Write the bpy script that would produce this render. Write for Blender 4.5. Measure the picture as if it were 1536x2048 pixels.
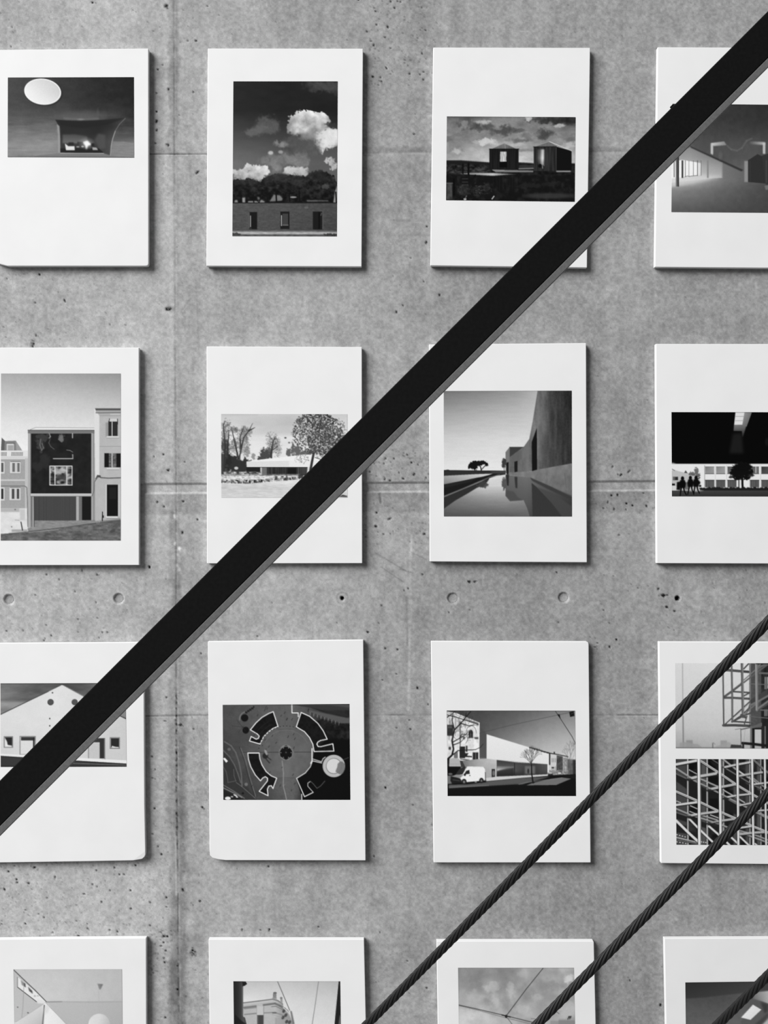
import bpy, bmesh, math, random
import numpy as np
from mathutils import Vector

# ------------------------------------------------------------------ scene, camera, light
scn = bpy.context.scene
for o in list(bpy.data.objects):
    bpy.data.objects.remove(o, do_unlink=True)
COL = scn.collection

S = 0.00096          # metres on the wall per photograph pixel (boards come out near A3)
D = 2.2              # camera to wall
ZC = 2.6             # height of the picture centre above the stair foot
W, H = 1536, 2048
BT = 0.0135          # how far a board's face stands off the concrete

cam = bpy.data.cameras.new('camera')
cam.sensor_fit = 'VERTICAL'
cam.sensor_height = 24.0
cam.lens = 24.0 * D / (H * S)
cam.clip_start = 0.05
cam_o = bpy.data.objects.new('camera', cam)
COL.objects.link(cam_o)
cam_o.location = (0, -D, ZC)
cam_o.rotation_euler = (math.pi / 2, 0, 0)
scn.camera = cam_o

scn.view_settings.view_transform = 'Standard'
scn.view_settings.look = 'None'
scn.view_settings.exposure = 0.0
scn.view_settings.gamma = 1.0
scn.view_settings.use_curve_mapping = False

world = bpy.data.worlds.new('world')
scn.world = world
world.use_nodes = True
world.node_tree.nodes['Background'].inputs[0].default_value = (1, 1, 1, 1)
world.node_tree.nodes['Background'].inputs[1].default_value = 0.115

def area_light(name, loc, target, sx, sy, power):
    l = bpy.data.lights.new(name, 'AREA')
    l.shape = 'RECTANGLE'; l.size = sx; l.size_y = sy; l.energy = power
    o = bpy.data.objects.new(name, l)
    COL.objects.link(o)
    o.location = loc
    d = Vector(target) - Vector(loc)
    o.rotation_euler = d.to_track_quat('-Z', 'Y').to_euler()
    return o

# daylight from the tall glazing up to the left of the stair
area_light('window_daylight', (-13.4, -10.6, ZC + 10.6), (1.0, 0, ZC - 2.2), 12.6, 12.0, 7500)

def P(x, y, d=0.0):
    """photograph pixel -> place in the room on the plane that stands d in front of the wall"""
    k = S * (D - d) / D
    return Vector(((x - W / 2) * k, -d, (H / 2 - y) * k + ZC))

def lin(v):
    v = np.clip(np.asarray(v, dtype=np.float64) / 255.0, 0, 1)
    return np.where(v <= 0.04045, v / 12.92, ((v + 0.055) / 1.055) ** 2.4)

# ------------------------------------------------------------------ procedural noise and a small drawing kit for the printed pictures
_TAB = {}
def _tab(seed):
    if seed not in _TAB:
        _TAB[seed] = np.random.RandomState(seed * 7919 + 13).rand(256, 256).astype(np.float32)
    return _TAB[seed]

def vnoise(x, y, seed):
    t = _tab(seed)
    xf = np.floor(x); yf = np.floor(y)
    fx = (x - xf).astype(np.float32); fy = (y - yf).astype(np.float32)
    xi = xf.astype(np.int64) & 255; yi = yf.astype(np.int64) & 255
    x1 = (xi + 1) & 255; y1 = (yi + 1) & 255
    fx = fx * fx * (3 - 2 * fx); fy = fy * fy * (3 - 2 * fy)
    a = t[yi, xi] * (1 - fx) + t[yi, x1] * fx
    b = t[y1, xi] * (1 - fx) + t[y1, x1] * fx
    return a * (1 - fy) + b * fy

def fbm(x, y, seed=1, octv=4, gain=0.5):
    s = 0; amp = 1.0; tot = 0.0
    for k in range(octv):
        s = s + amp * vnoise(x * 2 ** k + 17.3 * k, y * 2 ** k + 5.1 * k, seed + k)
        tot += amp; amp *= gain
    return s / tot

def sstep(a, b, x):
    t = np.clip((x - a) / (b - a), 0, 1)
    return t * t * (3 - 2 * t)

SS = 3
class Art:
    """a picture drawn on a fine raster; all coordinates are the picture's own drawing units (sc units per photograph pixel, origin org)"""
    def __init__(self, quad, org, sc, bg=128):
        xs = [p[0] for p in quad]; ys = [p[1] for p in quad]
        self.quad = quad
        self.x0 = math.floor(min(xs)) - 1; self.y0 = math.floor(min(ys)) - 1
        self.w = math.ceil(max(xs)) + 2 - self.x0; self.h = math.ceil(max(ys)) + 2 - self.y0
        self.org = org; self.sc = sc
        px = self.x0 + (np.arange(self.w * SS) + 0.5) / SS
        py = self.y0 + (np.arange(self.h * SS) + 0.5) / SS
        self.gx = ((px - org[0]) * sc).astype(np.float32)
        self.gy = ((py - org[1]) * sc).astype(np.float32)
        self.X, self.Y = np.meshgrid(self.gx, self.gy)
        self.A = np.full(self.X.shape, float(bg), np.float32)
        self.rng = random.Random(int(abs(org[0] * 31 + org[1])))

    def noise(self, sx, sy=None, seed=1, octv=4, gain=0.5):
        return fbm(self.X / sx, self.Y / (sy or sx), seed, octv, gain)
    def add(self, amp, sx, sy=None, seed=1, octv=4, mask=None):
        n = (self.noise(sx, sy, seed, octv) - 0.5) * 2 * amp
        self.A += n if mask is None else n * mask
    def table(self, xs, ys, rows):
        r = np.array(rows, np.float32)
        cols = np.stack([np.interp(self.gx, xs, r[k]) for k in range(len(ys))])      # ny, W
        t = np.interp(self.gy, ys, np.arange(len(ys)))
        i = np.clip(np.floor(t).astype(int), 0, len(ys) - 2); f = (t - i)[:, None]
        return (cols[i] * (1 - f) + cols[i + 1] * f).astype(np.float32)
    def _win(self, x0, y0, x1, y1):
        a = np.searchsorted(self.gx, x0); b = np.searchsorted(self.gx, x1, 'right')
        c = np.searchsorted(self.gy, y0); d = np.searchsorted(self.gy, y1, 'right')
        return slice(c, d), slice(a, b)
    def _put(self, win, m, v, a=1.0):
        A = self.A[win]
        vv = v[win] if isinstance(v, np.ndarray) else v
        A += (vv - A) * (m * a)
    def polymask(self, pts, win):
        X = self.X[win]; Y = self.Y[win]
        m = np.zeros(X.shape, bool)
        n = len(pts)
        for i in range(n):
            x1, y1 = pts[i]; x2, y2 = pts[(i + 1) % n]
            if y1 == y2: continue
            c = (Y >= min(y1, y2)) & (Y < max(y1, y2))
            m ^= c & (X < (x2 - x1) * (Y - y1) / (y2 - y1) + x1)
        return m
    def _blur(self, m, r):
        k = int(max(1, round(r * SS / self.sc)))
        for _ in range(2):
            for ax in (0, 1):
                p = np.pad(m, [(k, k + 1) if q == ax else (0, 0) for q in (0, 1)], mode='edge')
                cs = np.cumsum(p, axis=ax)
                n = m.shape[ax]
                hi = np.take(cs, np.arange(2 * k + 1, 2 * k + 1 + n) - 1 + 1 - 1, axis=ax)
                lo = np.take(cs, np.arange(n), axis=ax) - np.take(p, np.arange(n), axis=ax)
                m = (hi - lo) / (2 * k + 1)
        return m
    def poly(self, pts, v, a=1.0, soft=0):
        xs = [p[0] for p in pts]; ys = [p[1] for p in pts]
        e = soft * 3
        win = self._win(min(xs) - e, min(ys) - e, max(xs) + e, max(ys) + e)
        m = self.polymask(pts, win).astype(np.float32)
        if m.size == 0: return
        if soft: m = self._blur(m, soft)
        self._put(win, m, v, a)
    def rect(self, x0, y0, x1, y1, v, a=1.0, soft=0):
        self.poly([(x0, y0), (x1, y0), (x1, y1), (x0, y1)], v, a, soft)
    def line(self, p, q, w, v, a=1.0, soft=0.0, w2=None):
        w2 = w if w2 is None else w2
        e = max(w, w2) / 2 + soft + 1
        win = self._win(min(p[0], q[0]) - e, min(p[1], q[1]) - e, max(p[0], q[0]) + e, max(p[1], q[1]) + e)
        X = self.X[win]; Y = self.Y[win]
        if X.size == 0: return
        dx, dy = q[0] - p[0], q[1] - p[1]
        L = dx * dx + dy * dy or 1e-6
        t = np.clip(((X - p[0]) * dx + (Y - p[1]) * dy) / L, 0, 1)
        d = np.hypot(X - p[0] - t * dx, Y - p[1] - t * dy)
        r = (w + (w2 - w) * t) / 2
        s = max(soft, self.sc / SS * 0.6)
        m = np.clip((r - d) / s + 0.5, 0, 1)
        self._put(win, m, v, a)
    def pl(self, pts, w, v, a=1.0, soft=0.0, close=False, w2=None):
        pts = list(pts) + ([pts[0]] if close else [])
        n = len(pts) - 1
        for i in range(n):
            wa = w if w2 is None else w + (w2 - w) * i / n
            wb = w if w2 is None else w + (w2 - w) * (i + 1) / n
            self.line(pts[i], pts[i + 1], wa, v, a, soft, wb)
    def ell(self, cx, cy, rx, ry, v, a=1.0, soft=0.0, rot=0.0):
        R = max(rx, ry) + soft + 2
        win = self._win(cx - R, cy - R, cx + R, cy + R)
        X = self.X[win] - cx; Y = self.Y[win] - cy
        if X.size == 0: return
        c, s_ = math.cos(rot), math.sin(rot)
        u = (X * c + Y * s_) / rx; w = (-X * s_ + Y * c) / ry
        d = (1 - np.sqrt(u * u + w * w)) * min(rx, ry)
        s = max(soft, self.sc / SS * 0.6)
        self._put(win, np.clip(d / s + 0.5, 0, 1), v, a)
    def arc(self, cx, cy, r, a0, a1, w, v, a=1.0, n=24, ry=None):
        ry = ry or r
        self.pl([(cx + r * math.cos(a0 + (a1 - a0) * k / n), cy + ry * math.sin(a0 + (a1 - a0) * k / n)) for k in range(n + 1)], w, v, a)
    def puff(self, els, v, a=1.0, edge=0.25, amp=0.7, nsc=60, seed=5, octv=4, warp=0.9, tex=0.0):
        """a cloud or bush: a union of ellipses whose rim is folded and frayed by noise"""
        e = 1.7
        win = self._win(min(q[0] - q[2] * e for q in els), min(q[1] - q[3] * e for q in els), max(q[0] + q[2] * e for q in els), max(q[1] + q[3] * e for q in els))
        X = self.X[win]; Y = self.Y[win]
        if X.size == 0: return
        r = min(min(q[2], q[3]) for q in els)
        k = min(warp * nsc, r * 1.1)
        wx = X + (fbm(X / nsc, Y / nsc, seed + 40, 5, .6) - .5) * 2 * k + (fbm(X / (nsc * .3), Y / (nsc * .3), seed + 60, 3) - .5) * k * .8
        wy = Y + (fbm(X / nsc + 31, Y / nsc + 7, seed + 50, 5, .6) - .5) * 2 * k + (fbm(X / (nsc * .3) + 9, Y / (nsc * .3), seed + 70, 3) - .5) * k * .8
        f = np.full(X.shape, -9.0, np.float32)
        for cx, cy, rx, ry in els:
            f = np.maximum(f, 1 - ((wx - cx) / rx) ** 2 - ((wy - cy) / ry) ** 2)
        n = fbm(X / nsc, Y / nsc, seed, octv, .6) - 0.5
        f = f + amp * 1.8 * n
        m = sstep(-edge, edge, f)
        vv = (v[win] if isinstance(v, np.ndarray) else v) + tex * 2 * (fbm(wx / (nsc * .6), wy / (nsc * .6), seed + 80, 4, .6) - .5)
        A = self.A[win]; A += (vv - A) * (m * a)
    def dots(self, n, els, r0, r1, v0, v1, a=1.0, seed=3, gauss=False):
        rg = random.Random(seed)
        for _ in range(n):
            cx, cy, rx, ry = rg.choice(els)
            while True:
                u, w = (rg.gauss(0, .45), rg.gauss(0, .45)) if gauss else (rg.uniform(-1, 1), rg.uniform(-1, 1))
                if u * u + w * w <= 1: break
            r = rg.uniform(r0, r1)
            self.ell(cx + u * rx, cy + w * ry, r, r * rg.uniform(.6, 1.3), rg.uniform(v0, v1), a, rot=rg.uniform(0, 3))
    def tree(self, x, y, ang, ln, w, dep, v, rg, spread=.5, shrink=.74, a=1.0):
        x2 = x + ln * math.cos(ang); y2 = y + ln * math.sin(ang)
        self.line((x, y), (x2, y2), w, v, a, w2=w * .7)
        if dep <= 0: return
        for s in ((-1, 1) if rg.random() < .7 else (-1, 0, 1)):
            self.tree(x2, y2, ang + s * spread * rg.uniform(.5, 1.3) + rg.uniform(-.12, .12), ln * shrink * rg.uniform(.75, 1.15), max(w * .68, 2.2), dep - 1, v, rg, spread, shrink, a)
    def sample(self, px, py):
        """sRGB value at photograph pixels (area filtered)"""
        B = self.A.reshape(self.h, SS, self.w, SS).mean((1, 3))
        x = np.clip(px - self.x0 - 0.5, 0, self.w - 1.001); y = np.clip(py - self.y0 - 0.5, 0, self.h - 1.001)
        xi = np.floor(x).astype(int); yi = np.floor(y).astype(int)
        fx = x - xi; fy = y - yi
        return (B[yi, xi] * (1 - fx) + B[yi, xi + 1] * fx) * (1 - fy) + (B[yi + 1, xi] * (1 - fx) + B[yi + 1, xi + 1] * fx) * fy

def stripes(c, x0, x1, y0, y1, n, w, v, a=1.0, jit=0.3, seed=1):
    rg = random.Random(seed)
    for k in range(n):
        x = x0 + (x1 - x0) * (k + .5 + rg.uniform(-jit, jit)) / n
        c.line((x, y0), (x, y1), w * rg.uniform(.6, 1.3), v, a * rg.uniform(.5, 1))

# ---- the seventeen printed pictures
def art_oval_skylight():
    c = Art([(15.7, 155), (267.7, 154.2), (268.2, 315.3), (15.3, 314.2)], (14, 150), 6)
    c.A[:] = c.table([10, 400, 700, 1000, 1300, 1525], [25, 250, 400, 500, 600, 720, 850, 990],
        [[76, 66, 55, 46, 40, 36], [72, 64, 56, 47, 40, 36], [76, 70, 64, 54, 48, 42], [90, 86, 80, 78, 66, 50], [98, 100, 96, 70, 66, 58],
         [122, 124, 120, 80, 84, 82], [140, 150, 142, 90, 112, 124], [128, 132, 132, 110, 122, 118]])
    c.add(7, 90, 60, 3); c.add(12, 160, 22, 8, mask=sstep(380, 600, c.Y)); c.add(4, 12, 12, 5)
    c.ell(440, 212, 226, 158, 38, .7, 18, .12)
    c.ell(428, 200, 222, 156, 250, 1, 0, .13)
    c.ell(427, 200, 211, 146, c.table([200, 420, 650], [40, 200, 360], [[228, 215, 205], [246, 226, 206], [246, 240, 226]]), 1, 4, .13)
    c.ell(880, 490, 260, 50, 100, .5, 60); c.ell(1090, 450, 14, 50, 92, .4, 14)
    c.pl([(690, 522), (880, 534), (1090, 524)], 26, 112, .6, 18); c.ell(885, 532, 40, 10, 140, .6, 10)
    op = [(578, 535), (700, 545), (870, 550), (1050, 545), (1250, 532), (1435, 512), (1340, 600), (1285, 700), (1250, 800), (1236, 965), (1160, 942), (640, 932), (632, 700), (622, 612)]
    c.poly(op, c.table([580, 900, 1100, 1250, 1400], [520, 620, 700, 800, 950], [[48, 50, 48, 52, 60], [42, 44, 40, 46, 70], [44, 46, 42, 62, 90], [60, 60, 56, 78, 90], [50, 50, 60, 76, 80]]))
    c.poly([(590, 540), (870, 552), (1050, 548), (1430, 514), (1200, 600), (900, 640), (650, 605)], 36, .8, 8)
    c.poly([(668, 715), (820, 712), (965, 735), (962, 820), (668, 818)], c.table([660, 970], [700, 820], [[78, 66], [112, 118]]), .9, 8)
    c.poly([(1095, 700), (1180, 720), (1180, 880), (1105, 890), (1050, 780)], 82, .8, 12)
    c.poly([(598, 590), (630, 612), (640, 770), (640, 925), (614, 945), (612, 720)], 156, .85, 4)
    c.line((640, 640), (650, 925), 7, 60)
    c.rect(640, 880, 1100, 930, 34); c.poly([(1100, 880), (1165, 936), (640, 932), (640, 900)], 36)
    c.poly([(695, 820), (735, 855), (810, 855), (812, 902), (708, 902)], 226, 1, 2)
    c.rect(738, 808, 800, 850, 44, 1, 4); c.rect(845, 803, 915, 848, 50, 1, 4); c.ell(850, 862, 20, 8, 150); c.ell(908, 858, 16, 10, 170)
    c.ell(955, 822, 70, 50, 190, .5, 60); c.poly([(912, 806), (965, 786), (1015, 836), (972, 850), (952, 898), (938, 850)], 250, 1, 9)
    c.rect(1010, 820, 1050, 860, 40, 1, 4); c.poly([(1025, 868), (1075, 872), (1092, 900), (1028, 900)], 168, 1, 2)
    c.poly([(632, 936), (1165, 940), (1240, 965), (1238, 992), (300, 992), (380, 962)], 122, .9, 3)
    c.line((640, 938), (1160, 940), 7, 178)
    c.pl([(1300, 670), (1270, 760), (1250, 850), (1240, 965)], 9, 172, .9, 3)
    c.pl([(1420, 520), (1350, 590), (1300, 670)], 9, 118, .8, 4)
    c.poly([(1270, 806), (1400, 806), (1525, 826), (1525, 990), (1240, 970), (1255, 850)], 140 + (c.noise(60, 8, 17) - .5) * 40, .7, 5); c.pl([(1275, 802), (1400, 805), (1525, 822)], 9, 150, .5, 7)
    c.rect(8, 20, 1530, 34, 28, .6); c.pl([(8, 985), (300, 975), (1525, 990)], 8, 85, .7)
    return c

def art_pines_cloud():
    c = Art([(466.7, 162.7), (675.3, 162.7), (673.7, 472.7), (464.7, 472.3)], (450, 156), 6)
    c.A[:] = c.table([95, 700, 1350], [40, 400, 600, 800, 960, 1100, 1250], [[40, 33, 38], [42, 34, 30], [64, 52, 45], [88, 74, 78], [104, 92, 86], [112, 96, 90], [124, 110, 95]])
    c.add(4, 160, 60, 2)
    c.puff([(1190, 100, 210, 80), (1300, 130, 90, 80)], 92, .6, 1.1, 1.2, 110, 4, tex=24)
    c.puff([(500, 570, 130, 110), (330, 660, 90, 60), (420, 600, 100, 50)], c.table([250, 700], [450, 600, 760], [[96, 84], [112, 92], [95, 80]]), .8, .9, 1.0, 80, 9, tex=16)
    c.puff([(690, 790, 80, 40)], 158, .75, 1.0, .8, 60, 3)
    c.puff([(640, 1000, 170, 90), (860, 980, 140, 110), (760, 930, 100, 70)], c.table([480, 1000], [860, 1100], [[116, 106], [140, 138]]), .85, .8, 1.2, 90, 6, tex=22)
    c.puff([(770, 740, 60, 60), (770, 870, 80, 50)], 60, .6, 1.0, .8, 60, 12)
    c.ell(548, 898, 30, 22, 200, .85, 14); c.ell(668, 888, 28, 20, 170, .8, 14)
    big = [(1000, 560, 250, 165), (1160, 520, 125, 105), (1270, 720, 125, 120), (1150, 790, 95, 95), (870, 560, 130, 125), (860, 490, 80, 65), (980, 440, 70, 55), (1090, 430, 60, 45)]
    t = c.table([730, 860, 980, 1080, 1200, 1350], [380, 450, 520, 590, 640, 700, 780, 880],
        [[190, 215, 235, 235, 215, 90], [150, 200, 205, 220, 215, 110], [140, 182, 168, 185, 210, 110], [120, 205, 180, 165, 190, 100], [110, 208, 180, 150, 218, 232], [80, 130, 130, 155, 218, 230], [70, 90, 100, 130, 220, 208], [60, 80, 90, 100, 175, 110]])
    c.puff(big, t + (c.noise(70, 70, 21, 5) - .5) * 95, 1, .16, .6, 90, 7, 5, .7, 22)
    c.puff([(1300, 665, 90, 55), (1200, 700, 110, 70), (1180, 780, 80, 80), (1290, 760, 80, 60)], 222, .75, .5, .6, 60, 11, tex=16)
    c.puff([(1265, 560, 70, 25), (1320, 590, 60, 22)], 55, .8, .3, .6, 40, 13)
    c.puff([(930, 770, 190, 80), (1050, 880, 90, 90)], 88, .8, 1.0, .8, 80, 14, tex=16); c.puff([(1010, 690, 90, 60)], 150, .6, 1.0, .8, 60, 44)
    c.puff([(1262, 1005, 50, 45), (1310, 1060, 55, 40)], 190, .9, .5, 1.0, 50, 15, tex=20)
    c.puff([(280, 1078, 55, 45), (140, 1130, 65, 42), (400, 1130, 115, 80), (480, 1095, 60, 55), (210, 1140, 60, 55), (300, 1190, 190, 60)], c.table([95, 300, 560], [1040, 1120, 1230], [[215, 225, 225], [195, 180, 225], [160, 165, 190]]) + (c.noise(50, 50, 31) - .5) * 70, 1, .25, .6, 60, 16, tex=20)
    c.puff([(800, 1110, 95, 42), (910, 1125, 90, 50), (740, 1090, 50, 30)], c.table([700, 1000], [1070, 1170], [[215, 200], [180, 175]]), .95, .5, 1.0, 60, 17, tex=20)
    Y0 = 960
    crown = [(90, 275), (200, 262), (330, 265), (420, 292), (480, 245), (560, 205), (640, 200), (720, 196), (760, 215), (900, 222), (960, 226), (1030, 180), (1100, 164), (1200, 168), (1270, 205), (1310, 262), (1350, 300), (1350, 545), (88, 545)]
    tex = 30 + (c.noise(45, 30, 22, 5) - .5) * 60 + (c.noise(12, 10, 23, 3) - .5) * 24
    tex += 14 * sstep(1300, 1180, c.Y) * (c.noise(120, 60, 24) > .5)
    tex = np.clip(tex - 10 * sstep(1330, 1480, c.Y), 14, 90)
    c.poly([(x, y + Y0) for x, y in crown], tex, 1, 3)
    c.puff([(160, 300 + Y0, 90, 50), (290, 290 + Y0, 90, 45), (380, 330 + Y0, 60, 50), (520, 290 + Y0, 80, 70), (640, 250 + Y0, 110, 66), (760, 270 + Y0, 110, 68), (900, 280 + Y0, 110, 72), (1000, 270 + Y0, 70, 60), (1130, 240 + Y0, 150, 88), (1260, 300 + Y0, 80, 90)], tex, 1, .12, .7, 26, 47, 5, .5)
    for ex in ((160, 290, 70, 35), (330, 290, 80, 30), (560, 240, 90, 35), (700, 250, 90, 40), (860, 250, 90, 40), (900, 310, 90, 40), (1130, 220, 120, 60)):
        c.puff([(ex[0], ex[1] + Y0, ex[2], ex[3])], 56 if ex[0] < 1000 else 34, .55, .7, 1.2, 24, 40 + ex[0] % 17, tex=20)
    c.puff([(1200, 340 + Y0, 60, 30)], 95, .6, .5, 1, 25, 50)
    for g, v in (([(535, 522), (585, 440), (660, 448), (692, 490), (680, 512)], 128), ([(120, 505), (150, 505), (155, 535), (110, 538)], 150), ([(205, 478), (242, 472), (243, 536), (204, 536)], 160), ([(280, 515), (475, 518), (475, 538), (270, 538)], 150),
                 ([(420, 500), (450, 505), (470, 530), (410, 535)], 140), ([(980, 506), (1240, 508), (1240, 520), (980, 522)], 110), ([(1318, 410), (1348, 320), (1348, 540), (1300, 540)], 165), ([(385, 470), (410, 465), (420, 495), (395, 505)], 110)):
        c.poly([(x, y + Y0) for x, y in g], v, .9, 4)
    c.ell(820, 470 + Y0, 40, 10, 160, .9, 5)
    for x, w, a, b in ((612, 18, 400, 530), (700, 16, 430, 530), (770, 14, 430, 520), (890, 18, 400, 530), (505, 16, 430, 535), (195, 16, 440, 538), (262, 10, 450, 538), (340, 14, 440, 535), (1330, 16, 410, 540)):
        c.line((x, a + Y0), (x + 6, b + Y0), w, 16)
    c.line((360, 490 + Y0), (410, 535 + Y0), 10, 20); c.line((430, 490 + Y0), (410, 535 + Y0), 10, 20)
    c.rect(85, 536 + Y0, 1350, 890 + Y0, c.table([85, 700, 1350], [1500, 1840], [[84, 80, 72], [78, 76, 66]]) + (c.noise(22, 14, 33) - .5) * 22 + (c.noise(60, 8, 34, 3) - .5) * 16)
    c.line((85, 538 + Y0), (1350, 538 + Y0), 10, 26)
    c.ell(975, 595 + Y0, 25, 14, 110, .6, 6)
    def slot(x0, x1, y0, y1, v): c.rect(x0, y0 + Y0, x1, y1 + Y0, v)
    slot(280, 300, 660, 860, 88); slot(296, 386, 648, 856, 24); c.line((306, 695 + Y0), (306, 825 + Y0), 10, 165); slot(286, 320, 840, 858, 50)
    slot(664, 774, 643, 853, 28); slot(690, 756, 668, 798, 64); slot(690, 760, 798, 812, 100); c.line((678, 690 + Y0), (678, 812 + Y0), 9, 205)
    slot(1054, 1166, 643, 858, 26); slot(1120, 1140, 650, 850, 12); c.line((1160, 660 + Y0), (1150, 690 + Y0), 9, 95); c.line((1176, 640 + Y0), (1176, 850 + Y0), 8, 90)
    c.rect(85, 870 + Y0, 1350, 945 + Y0, c.table([85, 1350], [1830, 1848, 1856, 1870, 1880, 1905], [[90, 80], [150, 120], [185, 175], [165, 175], [90, 95], [80, 80]]) + (c.noise(40, 10, 36) - .5) * 60)
    c.puff([(130, 912 + Y0, 60, 14), (1240, 918 + Y0, 60, 14), (1310, 925 + Y0, 40, 16)], 42, .8, .5, .6, 15, 37)
    c.line((90, 40), (1355, 42), 10, 20)
    return c

def art_two_cabins():
    c = Art([(893.7, 232.8), (1151.2, 234.2), (1149.4, 403.4), (892, 400.3)], (892, 230), 6)
    c.A[:] = c.table([5, 300, 600, 900, 1200, 1540], [20, 150, 250, 350, 450, 560], [[88, 84, 112, 130, 92, 58], [122, 122, 132, 124, 128, 104], [126, 130, 134, 134, 120, 122], [140, 150, 172, 160, 132, 152], [142, 166, 182, 176, 152, 172], [170, 182, 192, 196, 182, 190]])
    c.add(26, 130, 60, 4, 5); c.add(8, 18, 12, 6)
    for q, v, a in (((260, 100, 95, 55), 80, .8), ((380, 155, 80, 45), 66, .85), ((505, 150, 85, 50), 72, .85), ((720, 190, 135, 52), 70, .9), ((555, 225, 40, 20), 80, .7), ((890, 190, 55, 22), 80, .8), ((1170, 230, 105, 52), 68, .85), ((890, 305, 140, 26), 92, .8), ((960, 255, 55, 40), 100, .7), ((1300, 60, 270, 40), 44, .9), ((1480, 60, 140, 40), 40, .8), ((100, 370, 120, 80), 112, .6), ((1490, 290, 70, 30), 92, .7), ((30, 290, 50, 26), 92, .6), ((960, 425, 90, 14), 120, .7)):
        c.puff([q], v, a, .9, 1.2, 70, 20 + int(q[0]) % 13, tex=18)
    for q, v, a in (((440, 90, 100, 26), 190, .8), ((215, 95, 40, 35), 150, .6), ((990, 50, 40, 35), 198, .8), ((1360, 126, 62, 18), 182, .85), ((500, 320, 130, 36), 212, .8), ((1480, 360, 80, 36), 190, .7), ((600, 160, 60, 16), 150, .5), ((130, 430, 60, 30), 200, .6), ((860, 350, 80, 24), 190, .5)):
        c.puff([q], v, a, .8, 1.3, 60, 40 + int(q[0]) % 11, tex=20)
    c.poly([(0, 545), (180, 544), (350, 556), (520, 568), (880, 568), (1000, 574), (1055, 580), (1550, 580), (1550, 1060), (0, 1060)], 26, 1, 3)
    gm = sstep(580, 600, c.Y)
    c.A += gm * ((c.noise(40, 26, 9, 5) - .5) * 46)
    c.poly([(0, 590), (520, 600), (520, 700), (0, 700)], 44 + (c.noise(30, 18, 12, 5) - .5) * 130, .8, 8)
    c.rect(875, 600, 1050, 640, 52, .8, 5); c.line((870, 645), (1052, 640), 14, 118, 1, 4)
    c.rect(0, 725, 1550, 1060, 16 + np.clip((c.noise(50, 60, 14, 5) - .5) * 60, 0, 40), .85, 8)
    c.ell(1250, 970, 310, 32, 56, .8, 25); c.puff([(1000, 850, 140, 30), (1250, 830, 120, 30)], 38, .6, .5, 1, 40, 52)
    # cabins
    c.rect(521, 407, 873, 655, 24 + (c.noise(14, 200, 15, 2) - .5) * 18)
    c.poly([(540, 408), (698, 338), (852, 408)], c.table([540, 700, 860], [330, 410], [[120, 120, 90], [92, 100, 70]]) + (c.noise(14, 60, 18, 2) - .5) * 20)
    c.pl([(540, 408), (698, 338), (852, 408)], 6, 170, .7); c.line((705, 345), (712, 405), 8, 140)
    c.line((520, 408), (875, 408), 9, 14)
    c.poly([(652, 440), (726, 440), (724, 558), (648, 560)], 205)
    for q in ((668, 440, 655, 558), (690, 440, 672, 558), (700, 470, 712, 558), (718, 440, 722, 540)): c.line(q[:2], q[2:], 6, 110, .8)
    c.rect(645, 566, 735, 630, 8)
    c.rect(1052, 380, 1324, 672, 40 + (c.noise(16, 260, 16, 2) - .5) * 46)
    c.poly([(1322, 380), (1509, 430), (1509, 662), (1322, 670)], 15)
    c.poly([(1058, 382), (1238, 318), (1335, 380)], 104 + (c.noise(14, 60, 19, 2) - .5) * 24)
    c.line((1238, 318), (1510, 431), 8, 205); c.line((1055, 382), (1238, 318), 6, 160, .8); c.line((1050, 382), (1325, 380), 8, 18)
    c.line((1322, 385), (1322, 668), 6, 88, .8)
    c.poly([(1092, 412), (1182, 412), (1182, 600), (1092, 600)], c.table([1090, 1130, 1160, 1182], [410, 520, 600], [[40, 90, 190, 150], [60, 130, 235, 150], [30, 70, 150, 70]]) + (c.noise(9, 300, 26, 2) - .5) * 70, .95, 6)
    c.line((1150, 570), (1160, 640), 9, 160, .8); c.line((1170, 580), (1176, 610), 8, 140, .8); c.ell(1130, 610, 22, 24, 8, .9, 5)
    c.poly([(548, 658), (1050, 666), (1046, 686), (600, 686)], 122, 1, 2); c.line((560, 660), (700, 664), 6, 170); c.line((1330, 676), (1490, 676), 16, 140, 1, 5)
    c.poly([(125, 706), (280, 694), (560, 696), (850, 710), (560, 729)], c.table([120, 400, 560, 850], [690, 730], [[90, 165, 185, 60], [90, 150, 200, 60]]), 1, 2)
    c.line((270, 585), (270, 720), 22, 10); c.line((203, 590), (203, 700), 18, 12); c.line((94, 770), (94, 955), 22, 8); c.line((350, 720), (345, 740), 16, 10)
    c.rect(8, 815, 76, 1015, 66 + (c.noise(20, 40, 27) - .5) * 60, .9, 4); c.line((5, 818), (80, 818), 9, 100)
    for y in (766, 805, 840): c.line((195, y), (262, y), 9, 66, .8, 3)
    c.puff([(215, 900, 80, 70), (380, 900, 60, 70), (480, 880, 60, 60)], 52, .6, .5, 2.2, 22, 5, tex=40); c.dots(30, [(220, 900, 70, 60), (380, 900, 50, 60)], 2.5, 5, 60, 130, .7, 5)
    c.ell(228, 1010, 16, 12, 210, 1, 4); c.line((225, 1010), (248, 970), 9, 110); c.line((552, 1008), (576, 974), 12, 185, 1, 2)
    stripes(c, 560, 860, 740, 900, 12, 6, 34, .7, .4, 3)
    c.rect(0, 12, 1550, 26, 60, .5)
    return c

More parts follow.
